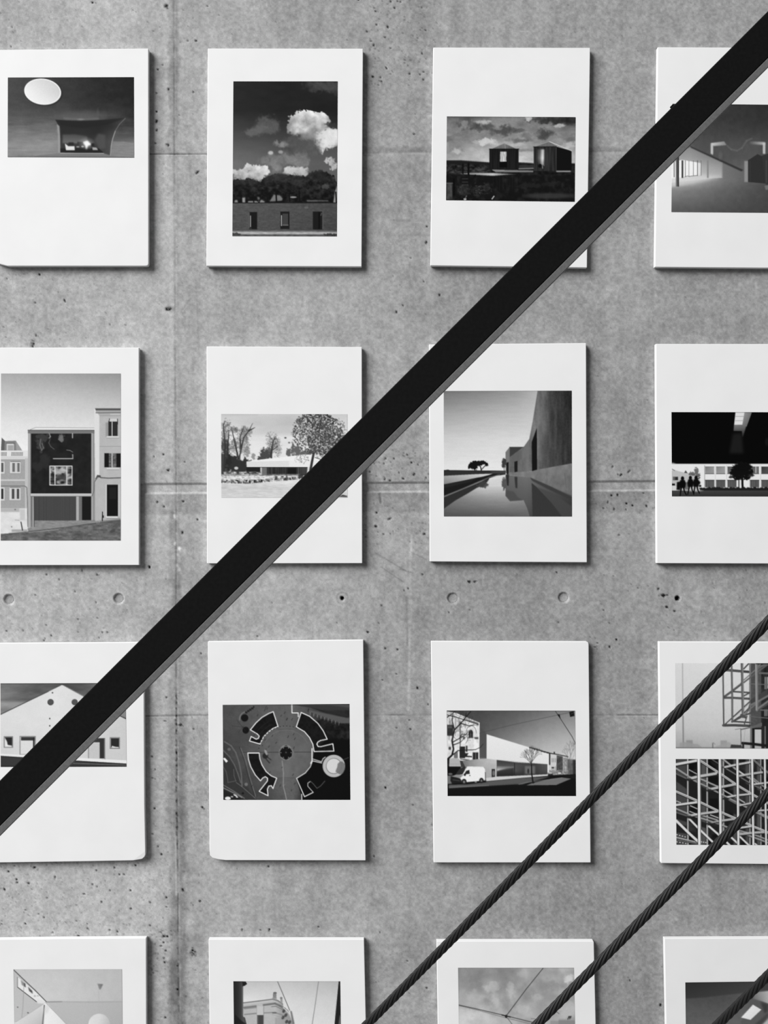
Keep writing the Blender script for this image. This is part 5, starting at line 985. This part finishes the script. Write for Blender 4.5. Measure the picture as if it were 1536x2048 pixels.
    # --- pores ("bug holes"): shade inside them painted as dark tone; clear ones first, then fine scatter
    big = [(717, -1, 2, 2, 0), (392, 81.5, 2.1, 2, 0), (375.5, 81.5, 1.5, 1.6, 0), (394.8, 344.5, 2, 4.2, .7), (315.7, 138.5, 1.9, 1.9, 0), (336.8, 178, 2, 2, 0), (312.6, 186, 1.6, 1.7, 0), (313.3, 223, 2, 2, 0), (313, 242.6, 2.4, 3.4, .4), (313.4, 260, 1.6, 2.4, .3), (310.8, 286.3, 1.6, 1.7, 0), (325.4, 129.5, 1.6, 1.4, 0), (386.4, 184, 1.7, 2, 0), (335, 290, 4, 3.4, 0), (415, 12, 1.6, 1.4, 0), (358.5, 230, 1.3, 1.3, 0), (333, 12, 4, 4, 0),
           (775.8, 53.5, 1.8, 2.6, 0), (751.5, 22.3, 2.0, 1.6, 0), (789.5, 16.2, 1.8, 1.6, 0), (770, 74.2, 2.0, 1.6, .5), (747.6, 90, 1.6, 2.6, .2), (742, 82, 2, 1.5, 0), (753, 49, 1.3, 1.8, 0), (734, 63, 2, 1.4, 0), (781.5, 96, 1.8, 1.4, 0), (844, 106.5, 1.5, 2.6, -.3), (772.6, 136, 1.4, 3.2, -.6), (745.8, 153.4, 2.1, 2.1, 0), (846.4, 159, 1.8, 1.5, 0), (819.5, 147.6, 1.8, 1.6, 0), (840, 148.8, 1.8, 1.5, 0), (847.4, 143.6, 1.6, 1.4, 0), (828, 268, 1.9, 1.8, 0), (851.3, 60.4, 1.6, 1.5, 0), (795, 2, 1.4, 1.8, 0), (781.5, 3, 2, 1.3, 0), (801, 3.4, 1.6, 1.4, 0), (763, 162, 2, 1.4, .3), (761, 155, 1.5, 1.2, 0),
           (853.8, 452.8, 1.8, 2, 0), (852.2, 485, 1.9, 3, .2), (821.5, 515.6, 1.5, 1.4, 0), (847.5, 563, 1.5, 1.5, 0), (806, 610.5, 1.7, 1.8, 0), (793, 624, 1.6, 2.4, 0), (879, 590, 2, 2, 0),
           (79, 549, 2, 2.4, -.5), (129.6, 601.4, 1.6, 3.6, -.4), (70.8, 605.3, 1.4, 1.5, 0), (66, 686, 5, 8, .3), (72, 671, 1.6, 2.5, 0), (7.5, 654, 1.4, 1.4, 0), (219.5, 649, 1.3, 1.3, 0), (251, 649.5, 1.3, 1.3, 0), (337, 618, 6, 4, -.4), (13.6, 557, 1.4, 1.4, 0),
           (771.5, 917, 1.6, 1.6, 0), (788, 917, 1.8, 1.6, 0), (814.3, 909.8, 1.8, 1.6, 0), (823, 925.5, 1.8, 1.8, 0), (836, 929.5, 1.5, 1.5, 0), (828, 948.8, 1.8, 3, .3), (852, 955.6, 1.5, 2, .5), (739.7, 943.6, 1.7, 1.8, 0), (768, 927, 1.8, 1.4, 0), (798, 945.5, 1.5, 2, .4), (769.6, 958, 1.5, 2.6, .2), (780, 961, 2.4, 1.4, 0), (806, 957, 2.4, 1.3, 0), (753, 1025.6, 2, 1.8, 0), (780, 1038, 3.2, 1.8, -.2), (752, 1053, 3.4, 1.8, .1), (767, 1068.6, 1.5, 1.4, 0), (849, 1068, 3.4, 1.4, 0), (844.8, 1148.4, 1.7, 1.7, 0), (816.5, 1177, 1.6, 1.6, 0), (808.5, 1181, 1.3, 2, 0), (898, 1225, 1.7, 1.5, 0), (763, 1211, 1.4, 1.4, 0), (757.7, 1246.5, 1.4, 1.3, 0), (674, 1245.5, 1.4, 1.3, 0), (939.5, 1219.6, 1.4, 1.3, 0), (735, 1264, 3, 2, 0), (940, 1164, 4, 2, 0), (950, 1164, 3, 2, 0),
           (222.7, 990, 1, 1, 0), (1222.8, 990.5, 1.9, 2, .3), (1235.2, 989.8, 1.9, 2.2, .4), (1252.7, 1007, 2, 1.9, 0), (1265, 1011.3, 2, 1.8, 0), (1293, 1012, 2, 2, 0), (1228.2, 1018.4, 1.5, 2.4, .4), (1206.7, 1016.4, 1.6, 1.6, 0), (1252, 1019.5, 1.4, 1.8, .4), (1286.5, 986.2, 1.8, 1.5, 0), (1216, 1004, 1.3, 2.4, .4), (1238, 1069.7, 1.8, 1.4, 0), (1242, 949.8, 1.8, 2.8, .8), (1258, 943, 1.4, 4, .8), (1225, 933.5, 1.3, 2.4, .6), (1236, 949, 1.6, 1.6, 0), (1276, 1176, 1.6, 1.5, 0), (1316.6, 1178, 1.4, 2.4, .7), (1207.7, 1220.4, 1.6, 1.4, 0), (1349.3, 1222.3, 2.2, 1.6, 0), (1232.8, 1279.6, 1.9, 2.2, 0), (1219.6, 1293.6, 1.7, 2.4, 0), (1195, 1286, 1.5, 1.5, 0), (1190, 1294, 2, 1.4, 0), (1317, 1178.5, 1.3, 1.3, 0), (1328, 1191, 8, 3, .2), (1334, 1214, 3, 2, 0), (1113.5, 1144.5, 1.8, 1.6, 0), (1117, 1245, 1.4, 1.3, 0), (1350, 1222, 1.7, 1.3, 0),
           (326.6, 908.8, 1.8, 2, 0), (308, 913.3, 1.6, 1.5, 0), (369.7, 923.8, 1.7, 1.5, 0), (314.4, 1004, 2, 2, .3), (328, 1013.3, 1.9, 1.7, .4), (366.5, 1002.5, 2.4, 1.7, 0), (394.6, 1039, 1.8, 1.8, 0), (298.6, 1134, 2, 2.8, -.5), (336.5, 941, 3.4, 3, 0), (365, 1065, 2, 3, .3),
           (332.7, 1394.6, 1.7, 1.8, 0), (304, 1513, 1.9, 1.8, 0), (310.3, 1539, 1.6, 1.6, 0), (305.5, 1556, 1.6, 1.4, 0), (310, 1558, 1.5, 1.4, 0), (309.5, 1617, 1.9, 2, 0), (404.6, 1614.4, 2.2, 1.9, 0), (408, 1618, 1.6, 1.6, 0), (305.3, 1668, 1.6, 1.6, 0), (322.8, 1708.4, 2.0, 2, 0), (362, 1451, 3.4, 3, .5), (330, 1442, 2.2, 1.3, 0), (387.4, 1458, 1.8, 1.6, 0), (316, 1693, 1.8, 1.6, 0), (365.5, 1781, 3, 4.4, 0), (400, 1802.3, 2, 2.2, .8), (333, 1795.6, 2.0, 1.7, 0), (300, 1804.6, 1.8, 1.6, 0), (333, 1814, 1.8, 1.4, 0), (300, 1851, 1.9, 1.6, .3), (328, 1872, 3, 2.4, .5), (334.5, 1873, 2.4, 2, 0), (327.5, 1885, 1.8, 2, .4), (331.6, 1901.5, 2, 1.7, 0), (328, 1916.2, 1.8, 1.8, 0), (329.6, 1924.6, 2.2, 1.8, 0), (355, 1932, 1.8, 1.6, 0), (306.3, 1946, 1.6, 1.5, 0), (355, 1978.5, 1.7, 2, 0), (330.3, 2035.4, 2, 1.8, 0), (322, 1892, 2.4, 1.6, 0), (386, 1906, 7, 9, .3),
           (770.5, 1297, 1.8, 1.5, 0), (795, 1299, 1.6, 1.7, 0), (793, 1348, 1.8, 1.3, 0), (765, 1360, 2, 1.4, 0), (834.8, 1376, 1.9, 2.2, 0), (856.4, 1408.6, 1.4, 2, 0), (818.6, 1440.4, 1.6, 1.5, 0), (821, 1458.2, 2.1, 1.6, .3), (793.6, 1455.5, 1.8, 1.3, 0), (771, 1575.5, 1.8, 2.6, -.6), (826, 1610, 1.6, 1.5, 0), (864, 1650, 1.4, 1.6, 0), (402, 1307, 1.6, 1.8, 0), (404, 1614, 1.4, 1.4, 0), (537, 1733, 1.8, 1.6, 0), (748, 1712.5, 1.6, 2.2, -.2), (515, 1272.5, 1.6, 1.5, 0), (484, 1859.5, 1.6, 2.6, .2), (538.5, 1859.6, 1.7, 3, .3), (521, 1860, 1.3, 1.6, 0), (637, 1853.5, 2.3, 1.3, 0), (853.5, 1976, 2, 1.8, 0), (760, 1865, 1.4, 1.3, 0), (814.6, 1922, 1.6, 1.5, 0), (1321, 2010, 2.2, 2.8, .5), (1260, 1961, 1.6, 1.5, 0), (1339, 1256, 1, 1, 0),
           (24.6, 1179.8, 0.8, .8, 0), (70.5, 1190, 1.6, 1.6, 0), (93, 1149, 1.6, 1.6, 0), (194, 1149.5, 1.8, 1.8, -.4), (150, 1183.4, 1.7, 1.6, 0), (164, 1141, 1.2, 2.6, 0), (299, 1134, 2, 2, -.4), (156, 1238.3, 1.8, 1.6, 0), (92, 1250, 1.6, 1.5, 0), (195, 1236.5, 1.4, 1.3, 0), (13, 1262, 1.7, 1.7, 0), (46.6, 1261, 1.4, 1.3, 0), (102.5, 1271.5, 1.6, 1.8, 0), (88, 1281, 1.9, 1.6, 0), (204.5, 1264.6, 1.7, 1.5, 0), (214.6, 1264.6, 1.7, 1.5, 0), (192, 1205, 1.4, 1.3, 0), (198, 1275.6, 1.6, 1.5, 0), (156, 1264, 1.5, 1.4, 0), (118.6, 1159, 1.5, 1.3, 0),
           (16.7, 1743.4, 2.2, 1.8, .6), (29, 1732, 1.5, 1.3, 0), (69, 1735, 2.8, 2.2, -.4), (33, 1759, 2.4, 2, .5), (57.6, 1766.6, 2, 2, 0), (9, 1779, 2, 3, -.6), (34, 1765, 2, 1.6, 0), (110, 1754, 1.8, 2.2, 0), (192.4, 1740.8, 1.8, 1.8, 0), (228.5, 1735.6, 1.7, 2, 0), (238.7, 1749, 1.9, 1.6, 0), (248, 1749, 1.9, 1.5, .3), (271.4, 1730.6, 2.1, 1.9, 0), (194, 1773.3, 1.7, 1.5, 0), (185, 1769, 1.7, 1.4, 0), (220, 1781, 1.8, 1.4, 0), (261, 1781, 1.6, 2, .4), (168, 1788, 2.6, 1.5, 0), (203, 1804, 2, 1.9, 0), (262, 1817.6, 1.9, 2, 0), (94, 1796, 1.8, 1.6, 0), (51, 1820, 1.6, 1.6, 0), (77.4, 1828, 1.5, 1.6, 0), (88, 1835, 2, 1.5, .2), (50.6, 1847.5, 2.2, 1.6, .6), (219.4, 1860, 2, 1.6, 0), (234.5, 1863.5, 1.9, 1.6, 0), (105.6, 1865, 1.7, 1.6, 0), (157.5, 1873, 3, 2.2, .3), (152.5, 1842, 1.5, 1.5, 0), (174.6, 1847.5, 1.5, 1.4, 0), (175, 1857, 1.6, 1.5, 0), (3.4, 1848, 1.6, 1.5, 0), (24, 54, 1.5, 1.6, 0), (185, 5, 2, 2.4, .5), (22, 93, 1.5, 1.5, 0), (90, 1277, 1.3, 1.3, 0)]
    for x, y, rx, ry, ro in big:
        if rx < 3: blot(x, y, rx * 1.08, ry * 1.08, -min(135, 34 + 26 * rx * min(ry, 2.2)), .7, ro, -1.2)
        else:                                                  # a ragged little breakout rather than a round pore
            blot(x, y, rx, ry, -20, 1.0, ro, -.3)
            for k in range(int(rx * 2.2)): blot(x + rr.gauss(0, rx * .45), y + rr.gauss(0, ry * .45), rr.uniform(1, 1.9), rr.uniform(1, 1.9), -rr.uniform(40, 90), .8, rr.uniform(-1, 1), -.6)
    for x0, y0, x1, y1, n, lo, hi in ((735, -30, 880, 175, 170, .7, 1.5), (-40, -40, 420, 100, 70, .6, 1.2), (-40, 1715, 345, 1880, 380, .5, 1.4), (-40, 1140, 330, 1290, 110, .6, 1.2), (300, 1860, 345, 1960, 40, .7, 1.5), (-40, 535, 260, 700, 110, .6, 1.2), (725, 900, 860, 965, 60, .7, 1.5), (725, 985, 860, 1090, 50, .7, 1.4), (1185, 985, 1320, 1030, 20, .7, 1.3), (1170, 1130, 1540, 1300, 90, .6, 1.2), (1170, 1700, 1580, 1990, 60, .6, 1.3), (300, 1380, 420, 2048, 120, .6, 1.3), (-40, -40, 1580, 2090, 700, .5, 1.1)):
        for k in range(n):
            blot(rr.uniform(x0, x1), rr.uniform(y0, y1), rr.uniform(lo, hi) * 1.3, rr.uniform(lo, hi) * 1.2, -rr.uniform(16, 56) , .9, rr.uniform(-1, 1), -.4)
    for k in range(260):
        blot(rr.uniform(-40, 1580), rr.uniform(-40, 2090), rr.uniform(1.5, 4), rr.uniform(1.5, 3), rr.uniform(-16, 16), 1.0, rr.uniform(-1, 1))
    # --- tie holes
    for x, y, r in HOLES:
        w = box(x - 30, y - 30, x + 30, y + 30)
        d = np.hypot(X[w] - x, Y[w] - y)
        Z[w] -= 4.6 * sstep(r + 1.2, r - 1.2, d)
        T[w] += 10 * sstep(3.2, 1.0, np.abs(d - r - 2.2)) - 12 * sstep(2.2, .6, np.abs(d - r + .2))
    w = box(650, 1160, 720, 1230)
    d = np.hypot(X[w] - 685, Y[w] - 1196.5)
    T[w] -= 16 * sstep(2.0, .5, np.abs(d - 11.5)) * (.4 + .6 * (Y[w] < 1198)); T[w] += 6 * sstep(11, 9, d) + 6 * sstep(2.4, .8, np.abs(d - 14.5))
    for x, y, r in ((684.3, 1196.6, 3.6), (1355.2, 1196.8, 4.6)):
        w = box(x - 20, y - 20, x + 20, y + 20); d = np.hypot(X[w] - x, Y[w] - y)
        T[w] += (10 - T[w]) * sstep(r + 1, r - .6, d); Z[w] -= 9 * sstep(r + 1, r - 1.2, d)  # shade down the open holes painted as near-black tone
    seg((1378, 1214), (1388, 1186), 2, -8, 1.6); blot(18, 1212, 2, 5, -12, .9); blot(1129, 1212, 4, 7, -5, .9)
    k = S
    pts = np.stack([(X - W / 2) * k, -Z * k, (H / 2 - Y) * k + ZC], -1).reshape(-1, 3)
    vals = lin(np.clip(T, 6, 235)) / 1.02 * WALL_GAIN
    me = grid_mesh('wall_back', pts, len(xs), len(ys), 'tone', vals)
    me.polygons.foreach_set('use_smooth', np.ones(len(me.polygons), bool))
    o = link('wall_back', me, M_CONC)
    o['kind'] = 'structure'
    return o
WALL_GAIN = 0.91
wall = build_wall()

# the stair foot's floor, below the picture
M_FLOOR, nt, b = mat('floor_screed', (0.22, 0.22, 0.22), 0.7, 0.2)
tc = node(nt, 'ShaderNodeTexCoord'); n = noise_node(nt, 9, 6, 0.6, tc.outputs['Object'])
nt.links.new(ramp(nt, n.outputs['Fac'], 0.17, 0.27, 0.3, 0.7).outputs[0], b.inputs['Base Color'])
bm = bmesh.new()
xl, xr = (-1900 - W / 2) * S, (3500 - W / 2) * S
vs = [bm.verts.new(q) for q in ((xl, 0.02, 0), (xl, -5.0, 0), (xr, -5.0, 0), (xr, 0.02, 0), (xl, 0.02, -.1), (xl, -5.0, -.1), (xr, -5.0, -.1), (xr, 0.02, -.1))]
for f in ((0, 1, 2, 3), (7, 6, 5, 4), (0, 4, 5, 1), (1, 5, 6, 2), (2, 6, 7, 3), (3, 7, 4, 0)): bm.faces.new([vs[i] for i in f])
bmesh.ops.recalc_face_normals(bm, faces=bm.faces)
me = bpy.data.meshes.new('floor'); bm.to_mesh(me); bm.free()
link('floor', me, M_FLOOR)['kind'] = 'structure'

# mortar plugs that close the tie holes, a little below the wall's face
def build_plug(x, y, r):
    bm = bmesh.new(); n = 40
    c = P(x, y)
    def ring(rr, yy): return [bm.verts.new((c.x + rr * S * math.cos(a), yy, c.z + rr * S * math.sin(a))) for a in [2 * math.pi * i / n for i in range(n)]]
    yb = 4.7 * S
    rs = [ring(r - .9, yb + .002), ring(r - .9, yb - .0004), ring(r - 1.9, yb - .0010), ring(r * .4, yb - .0008)]
    for p, q in zip(rs, rs[1:]):
        for i in range(n): bm.faces.new((p[i], p[(i + 1) % n], q[(i + 1) % n], q[i]))
    bm.faces.new(rs[-1]); bm.faces.new(rs[0][::-1])
    bmesh.ops.recalc_face_normals(bm, faces=bm.faces)
    me = bpy.data.meshes.new('tie_hole_plug'); bm.to_mesh(me); bm.free()
    a = me.color_attributes.new('tone', 'FLOAT_COLOR', 'POINT')
    v = float(lin(164)) / 1.02 * WALL_GAIN
    a.data.foreach_set('color', np.tile(np.array([v, v, v, 1], np.float32), len(me.vertices)))
    return link('tie_hole_plug', me, M_CONC, wall)
for h in HOLES: build_plug(*h)

# ------------------------------------------------------------------ photo boards
def board_panel(outline, curls, root, thick=BT):
    """outline: photograph pixels, clockwise from the top left; curls: {index: how far (m) that corner point is bent back}"""
    bm = bmesh.new()
    front = [bm.verts.new(P(x, y, thick - curls.get(i, 0)) - root.location) for i, (x, y) in enumerate(outline)]
    cx = sum(p[0] for p in outline) / len(outline); cy = sum(p[1] for p in outline) / len(outline)
    back = []
    for i, (x, y) in enumerate(outline):
        p = P(x, y, thick - curls.get(i, 0)); back.append(bm.verts.new(Vector((p.x, -0.0012, p.z)) - root.location))
    flat = [i for i in range(len(outline)) if i not in curls]
    bm.faces.new([front[i] for i in flat])
    i = 0; n = len(outline)
    for s in range(n):                                         # the bent corner: a flap hinged on its two straight neighbours
        if s in curls and (s - 1) % n not in curls:
            run = [(s - 1) % n]; k = s
            while k in curls: run.append(k); k = (k + 1) % n
            run.append(k)
            bm.faces.new([front[j] for j in run])
    for i in range(n):
        j = (i + 1) % n
        bm.faces.new((front[i], back[i], back[j], front[j]))
    bm.faces.new(back[::-1])
    bmesh.ops.recalc_face_normals(bm, faces=bm.faces)
    me = bpy.data.meshes.new('panel'); bm.to_mesh(me); bm.free()
    o = link('panel', me, M_BOARD, root)
    bv = o.modifiers.new('soft_edge', 'BEVEL'); bv.width = 0.0009; bv.segments = 2; bv.limit_method = 'ANGLE'; bv.angle_limit = math.radians(50)
    return o

DENS = 1.0
def photo_print(art, white, root):
    q = [np.array(p, float) for p in art.quad]
    nx = int(max(abs(q[1][0] - q[0][0]), abs(q[2][0] - q[3][0])) * DENS) + 2
    ny = int(max(abs(q[3][1] - q[0][1]), abs(q[2][1] - q[1][1])) * DENS) + 2
    u, v = np.meshgrid(np.linspace(0, 1, nx), np.linspace(0, 1, ny))
    px = (q[0][0] * (1 - u) + q[1][0] * u) * (1 - v) + (q[3][0] * (1 - u) + q[2][0] * u) * v
    py = (q[0][1] * (1 - u) + q[1][1] * u) * (1 - v) + (q[3][1] * (1 - u) + q[2][1] * u) * v
    val = art.sample(px, py)
    d = BT + 0.00035
    k = S * (D - d) / D
    pts = np.stack([(px - W / 2) * k - root.location.x, np.full(px.shape, -d - root.location.y), (H / 2 - py) * k + ZC - root.location.z], -1).reshape(-1, 3)
    ill = float(lin(white)) / 0.80
    me = grid_mesh('photo_print', pts, nx, ny, 'ink', np.clip(lin(np.clip(val, 3, 252)) / ill, 0.0012, 0.86))
    return link('photo_print', me, M_PRINT, root)

BOARDS = [
    ([(-12, 99.7), (296.9, 96.9), (297.1, 527), (295.5, 531), (291, 531.8), (15.6, 531.8), (3, 528.8), (-10, 524.5), (-12, 512)], {6: .0008, 7: .0012}, [art_oval_skylight], 241,
     'white board with a picture of a dim curved room under a bright oval skylight'),
    ([(415.6, 96.9), (726, 97.2), (723.2, 533.1), (412.8, 531.8)], {}, [art_pines_cloud], 238,
     'white board with a tall picture of a big cloud over dark pines'),
    ([(866.6, 94.8), (1180.4, 95.6), (1174.1, 535.2), (860.8, 531)], {}, [art_two_cabins], 231,
     'white board with a picture of two small wooden cabins under a cloudy sky'),
    ([(1315.3, 94.3), (1629, 95.5), (1624, 536.5), (1309.8, 534)], {}, [art_lit_hall], 224,
     'white board with a grey picture of an empty hall lit by windows, behind the handrail'),
    ([(-33, 695.2), (277.9, 695.3), (278.1, 1130.2), (-33, 1130.5)], {}, [art_dark_townhouse], 242,
     'white board with a tall picture of a black fronted town house on a sloping street'),
    ([(413.3, 692.9), (723.7, 694), (724.5, 1126.5), (413.8, 1127)], {}, [art_pavilion_tree], 237,
     'white board with a pale picture of a flat white pavilion beside a leafy tree'),
    ([(858.2, 688.8), (1172.3, 686.1), (1173.9, 1124.7), (859.5, 1123.1)], {}, [art_pool_wall], 232,
     'white board with a square picture of a tall wall mirrored in a long pool'),
    ([(1311.7, 687.8), (1624, 688), (1628, 1127.5), (1313.6, 1126.5)], {}, [art_canopy_figures], 225,
     'white board with a picture of a black canopy above walking silhouettes and a white building'),
    ([(-22, 1286.7), (0, 1286.4), (270.8, 1284.8), (287.2, 1284.7), (289, 1608.5), (290.8, 1702), (290.9, 1709), (289, 1714), (284, 1718), (266, 1721.0), (182, 1722.6), (0, 1725.2), (-22, 1725.5)], {6: .0004, 7: .0008, 8: .0006}, [art_white_gable], 239,
     'white board with a rounded bent corner and a picture of a white gabled barn front'),
    ([(415.6, 1283), (726.6, 1279.9), (731.3, 1721), (452, 1720.6), (436, 1718.8), (425, 1715.8), (420.2, 1711), (419.2, 1700)], {4: .0004, 5: .0008, 6: .0006}, [art_aerial_ring], 235,
     'white board with a bent corner and an aerial picture of a ring of buildings'),
    ([(862.1, 1282.5), (1173, 1283.2), (1176.4, 1284.5), (1177.5, 1288), (1181.4, 1725.2), (867.3, 1725.2)], {}, [art_van_street], 231,
     'white board with a picture of a white van parked by a long white building'),
    ([(1317.9, 1283.5), (1632, 1284), (1636, 1729), (1322, 1726.5)], {}, [art_steel_frame, art_steel_lattice], 228,
     'white board with two pictures of steel frames, one above the other, crossed by wire ropes'),
    ([(-20, 1879), (0, 1878.7), (130, 1877.2), (292.2, 1876.1), (293.4, 2316), (-20, 2318)], {}, [art_ceiling_corner], 237,
     'white board with a pale picture of a ceiling corner and a hanging globe lamp'),
    ([(417.2, 1878.5), (728.1, 1878.7), (738, 2318), (422, 2318)], {}, [art_corner_facade], 232,
     'white board with a picture of an ornate corner cornice under overhead wires'),
    ([(873.2, 1882.1), (1186, 1882.1), (1187.8, 1884), (1198, 2322), (880, 2322)], {}, [art_sky_wires], 229,
     'white board with a picture of crossing wires against a cloudy sky'),
    ([(1328.7, 1877.2), (1642, 1876), (1650, 2316), (1337, 2318)], {}, [art_tilted_windows], 221,
     'white board with a dark picture of an angled ceiling and one bright slanted window'),
]
for outline, curls, arts, white, label in BOARDS:
    cx = sum(p[0] for p in outline) / len(outline); cy = sum(p[1] for p in outline) / len(outline)
    root = empty('display_board', P(cx, cy, 0))
    bpy.context.view_layer.update()
    tag(root, label, 'photo board', 'photo boards on the concrete wall')
    board_panel(outline, curls, root)
    for fn in arts:
        photo_print(fn(), white, root)

# ------------------------------------------------------------------ stair handrail
RD = 1.0                                                       # the railing stands a metre off the wall
def bar_mesh(name, p0, p1, q0, q1, y_front, y_back, root, m, bev):
    """a straight bar: p0-p1 its upper edge, q0-q1 its lower edge (photograph pixels), between two depths off the wall"""
    bm = bmesh.new(); vs = []
    for d in (y_front, y_back):
        for p in (p0, p1, q1, q0):
            v = P(p[0], p[1], RD); vs.append(bm.verts.new(Vector((v.x, -d, v.z)) - root.location))
    for f in ((0, 1, 2, 3), (7, 6, 5, 4), (0, 4, 5, 1), (1, 5, 6, 2), (2, 6, 7, 3), (3, 7, 4, 0)): bm.faces.new([vs[i] for i in f])
    bmesh.ops.recalc_face_normals(bm, faces=bm.faces)
    bmesh.ops.bevel(bm, geom=list(bm.edges), offset=bev, segments=3, profile=.5, affect='EDGES')
    me = bpy.data.meshes.new(name); bm.to_mesh(me); bm.free()
    return link(name, me, m, root)
def on(p, q, x): return (x, p[1] + (q[1] - p[1]) * (x - p[0]) / (q[0] - p[0]))
rail = empty('stair_handrail', P(768, 837, RD))
bpy.context.view_layer.update()
tag(rail, 'broad black handrail with a narrow grey underside, climbing diagonally in front of the boards', 'handrail')
A = ((0, 1560.7), (1536, 21.9)); B = ((0, 1651.9), (1536, 115.6)); Cc = ((0, 1671.4), (1536, 134.4))
X0, X1 = -420, 1960
bar_mesh('rail_bar', on(*A, X0), on(*A, X1), on(*B, X0), on(*B, X1), RD, RD - .014, rail, M_RAIL, .0011)
fl = lambda x: (x, on(*B, x)[1] + .4)
bar_mesh('flange', fl(X0), fl(X1), on(*Cc, X0), on(*Cc, X1), RD - .0002, RD - .0125, rail, M_FLANGE, .0006)
def screw(x, y):
    bm = bmesh.new()
    c = P(x, y, RD); n = 14
    bmesh.ops.create_cone(bm, cap_ends=True, segments=n, radius1=.0026, radius2=.0022, depth=.006)
    import mathutils
    bmesh.ops.rotate(bm, verts=bm.verts, cent=(0, 0, 0), matrix=mathutils.Matrix.Rotation(math.radians(-45), 3, 'Y'))
    bmesh.ops.translate(bm, verts=bm.verts, vec=Vector((c.x, -RD + .006, c.z)) - rail.location)
    me = bpy.data.meshes.new('screw_head'); bm.to_mesh(me); bm.free()
    return link('screw_head', me, M_RAIL, rail)
screw(1349.5, 211.5)

# ------------------------------------------------------------------ wire ropes of the balustrade
def wire_rope(pa, pb, da, db, dia, label, lay=6.8, nst=7):
    """seven strands laid helically round a core, from pixel pa at depth da to pixel pb at depth db"""
    a = P(*pa, da); b = P(*pb, db)
    ax = (b - a); L = ax.length; ax.normalize()
    u = ax.cross(Vector((0, 1, 0))).normalized(); v = ax.cross(u).normalized()
    R = dia / 2; rs = R * .303; rc = R - rs
    step = .0022; n = int(L / step) + 1; m = 8
    t = np.linspace(0, L, n); verts = []; faces = []
    A0 = np.array(a); AX = np.array(ax); U = np.array(u); V = np.array(v)
    pitch = dia * lay
    sec = np.arange(m) * 2 * math.pi / m
    for s in range(nst):
        th = -2 * math.pi * t / pitch + 2 * math.pi * s / nst
        rad = np.cos(th)[:, None] * U + np.sin(th)[:, None] * V
        tanv = AX[None, :] + (-2 * math.pi / pitch) * rc * (-np.sin(th)[:, None] * U + np.cos(th)[:, None] * V)
        tanv /= np.linalg.norm(tanv, axis=1)[:, None]
        bi = np.cross(tanv, rad)
        cen = A0 + t[:, None] * AX + rc * rad
        ring = cen[:, None, :] + rs * 1.1 * (np.cos(sec)[None, :, None] * rad[:, None, :] + np.sin(sec)[None, :, None] * bi[:, None, :])
        verts.append(ring.reshape(-1, 3))
    ring = A0 + t[:, None, None] * AX + R * .70 * (np.cos(sec)[None, :, None] * U + np.sin(sec)[None, :, None] * V)
    verts.append(ring.reshape(-1, 3))
    nt_ = nst + 1
    Vt = np.concatenate(verts)
    i = np.arange(n - 1)[:, None] * m + np.arange(m)[None, :]; j = np.arange(n - 1)[:, None] * m + (np.arange(m)[None, :] + 1) % m
    q = np.stack([i, j, j + m, i + m], -1).reshape(-1, 4)
    Q = np.concatenate([q + k * n * m for k in range(nt_)])
    c = np.array((a + b) / 2)
    me = bpy.data.meshes.new('wire_rope')
    me.vertices.add(len(Vt)); me.loops.add(len(Q) * 4); me.polygons.add(len(Q))
    me.vertices.foreach_set('co', (Vt - c).astype(np.float32).ravel())
    me.loops.foreach_set('vertex_index', Q.astype(np.int32).ravel())
    me.polygons.foreach_set('loop_start', (np.arange(len(Q)) * 4).astype(np.int32))
    me.update(calc_edges=True)
    me.polygons.foreach_set('use_smooth', np.ones(len(Q), bool))
    o = link('wire_rope', me, M_ROPE); o.location = Vector(c)
    tag(o, label, 'wire rope', 'wire ropes below the handrail')
    return o
def ext(pa, pb, da, db, e0, e1):
    f = lambda t: ((pa[0] + (pb[0] - pa[0]) * t, pa[1] + (pb[1] - pa[1]) * t), da + (db - da) * t)
    (p, d0), (q, d1) = f(-e0), f(1 + e1)
    return p, q, d0, d1
ROPE = .0096
def rope(pa, pb, wa, wb, label, e0=.35, e1=.3):
    # depth from the apparent thickness wa, wb (pixels across the rope)
    D0 = D - wa * 0 - 0
    da = D - D * ROPE / (S * wa); db = D - D * ROPE / (S * wb)
    wire_rope(*ext(pa, pb, da, db, e0, e1), ROPE, label)
rope((735, 2048), (1536, 1244), 17.4, 20.4, 'dark twisted wire rope nearest below the handrail, passing in front of the van picture board', .3, .3)
rope((1075, 2048), (1536, 1587), 18.4, 18.8, 'middle dark twisted wire rope, passing over the steel lattice picture', .6, .6)
rope((1437, 2048), (1536, 1951), 17.6, 18.2, 'lowest dark twisted wire rope, in front of the dark slanted window picture', 2.4, 3.0)
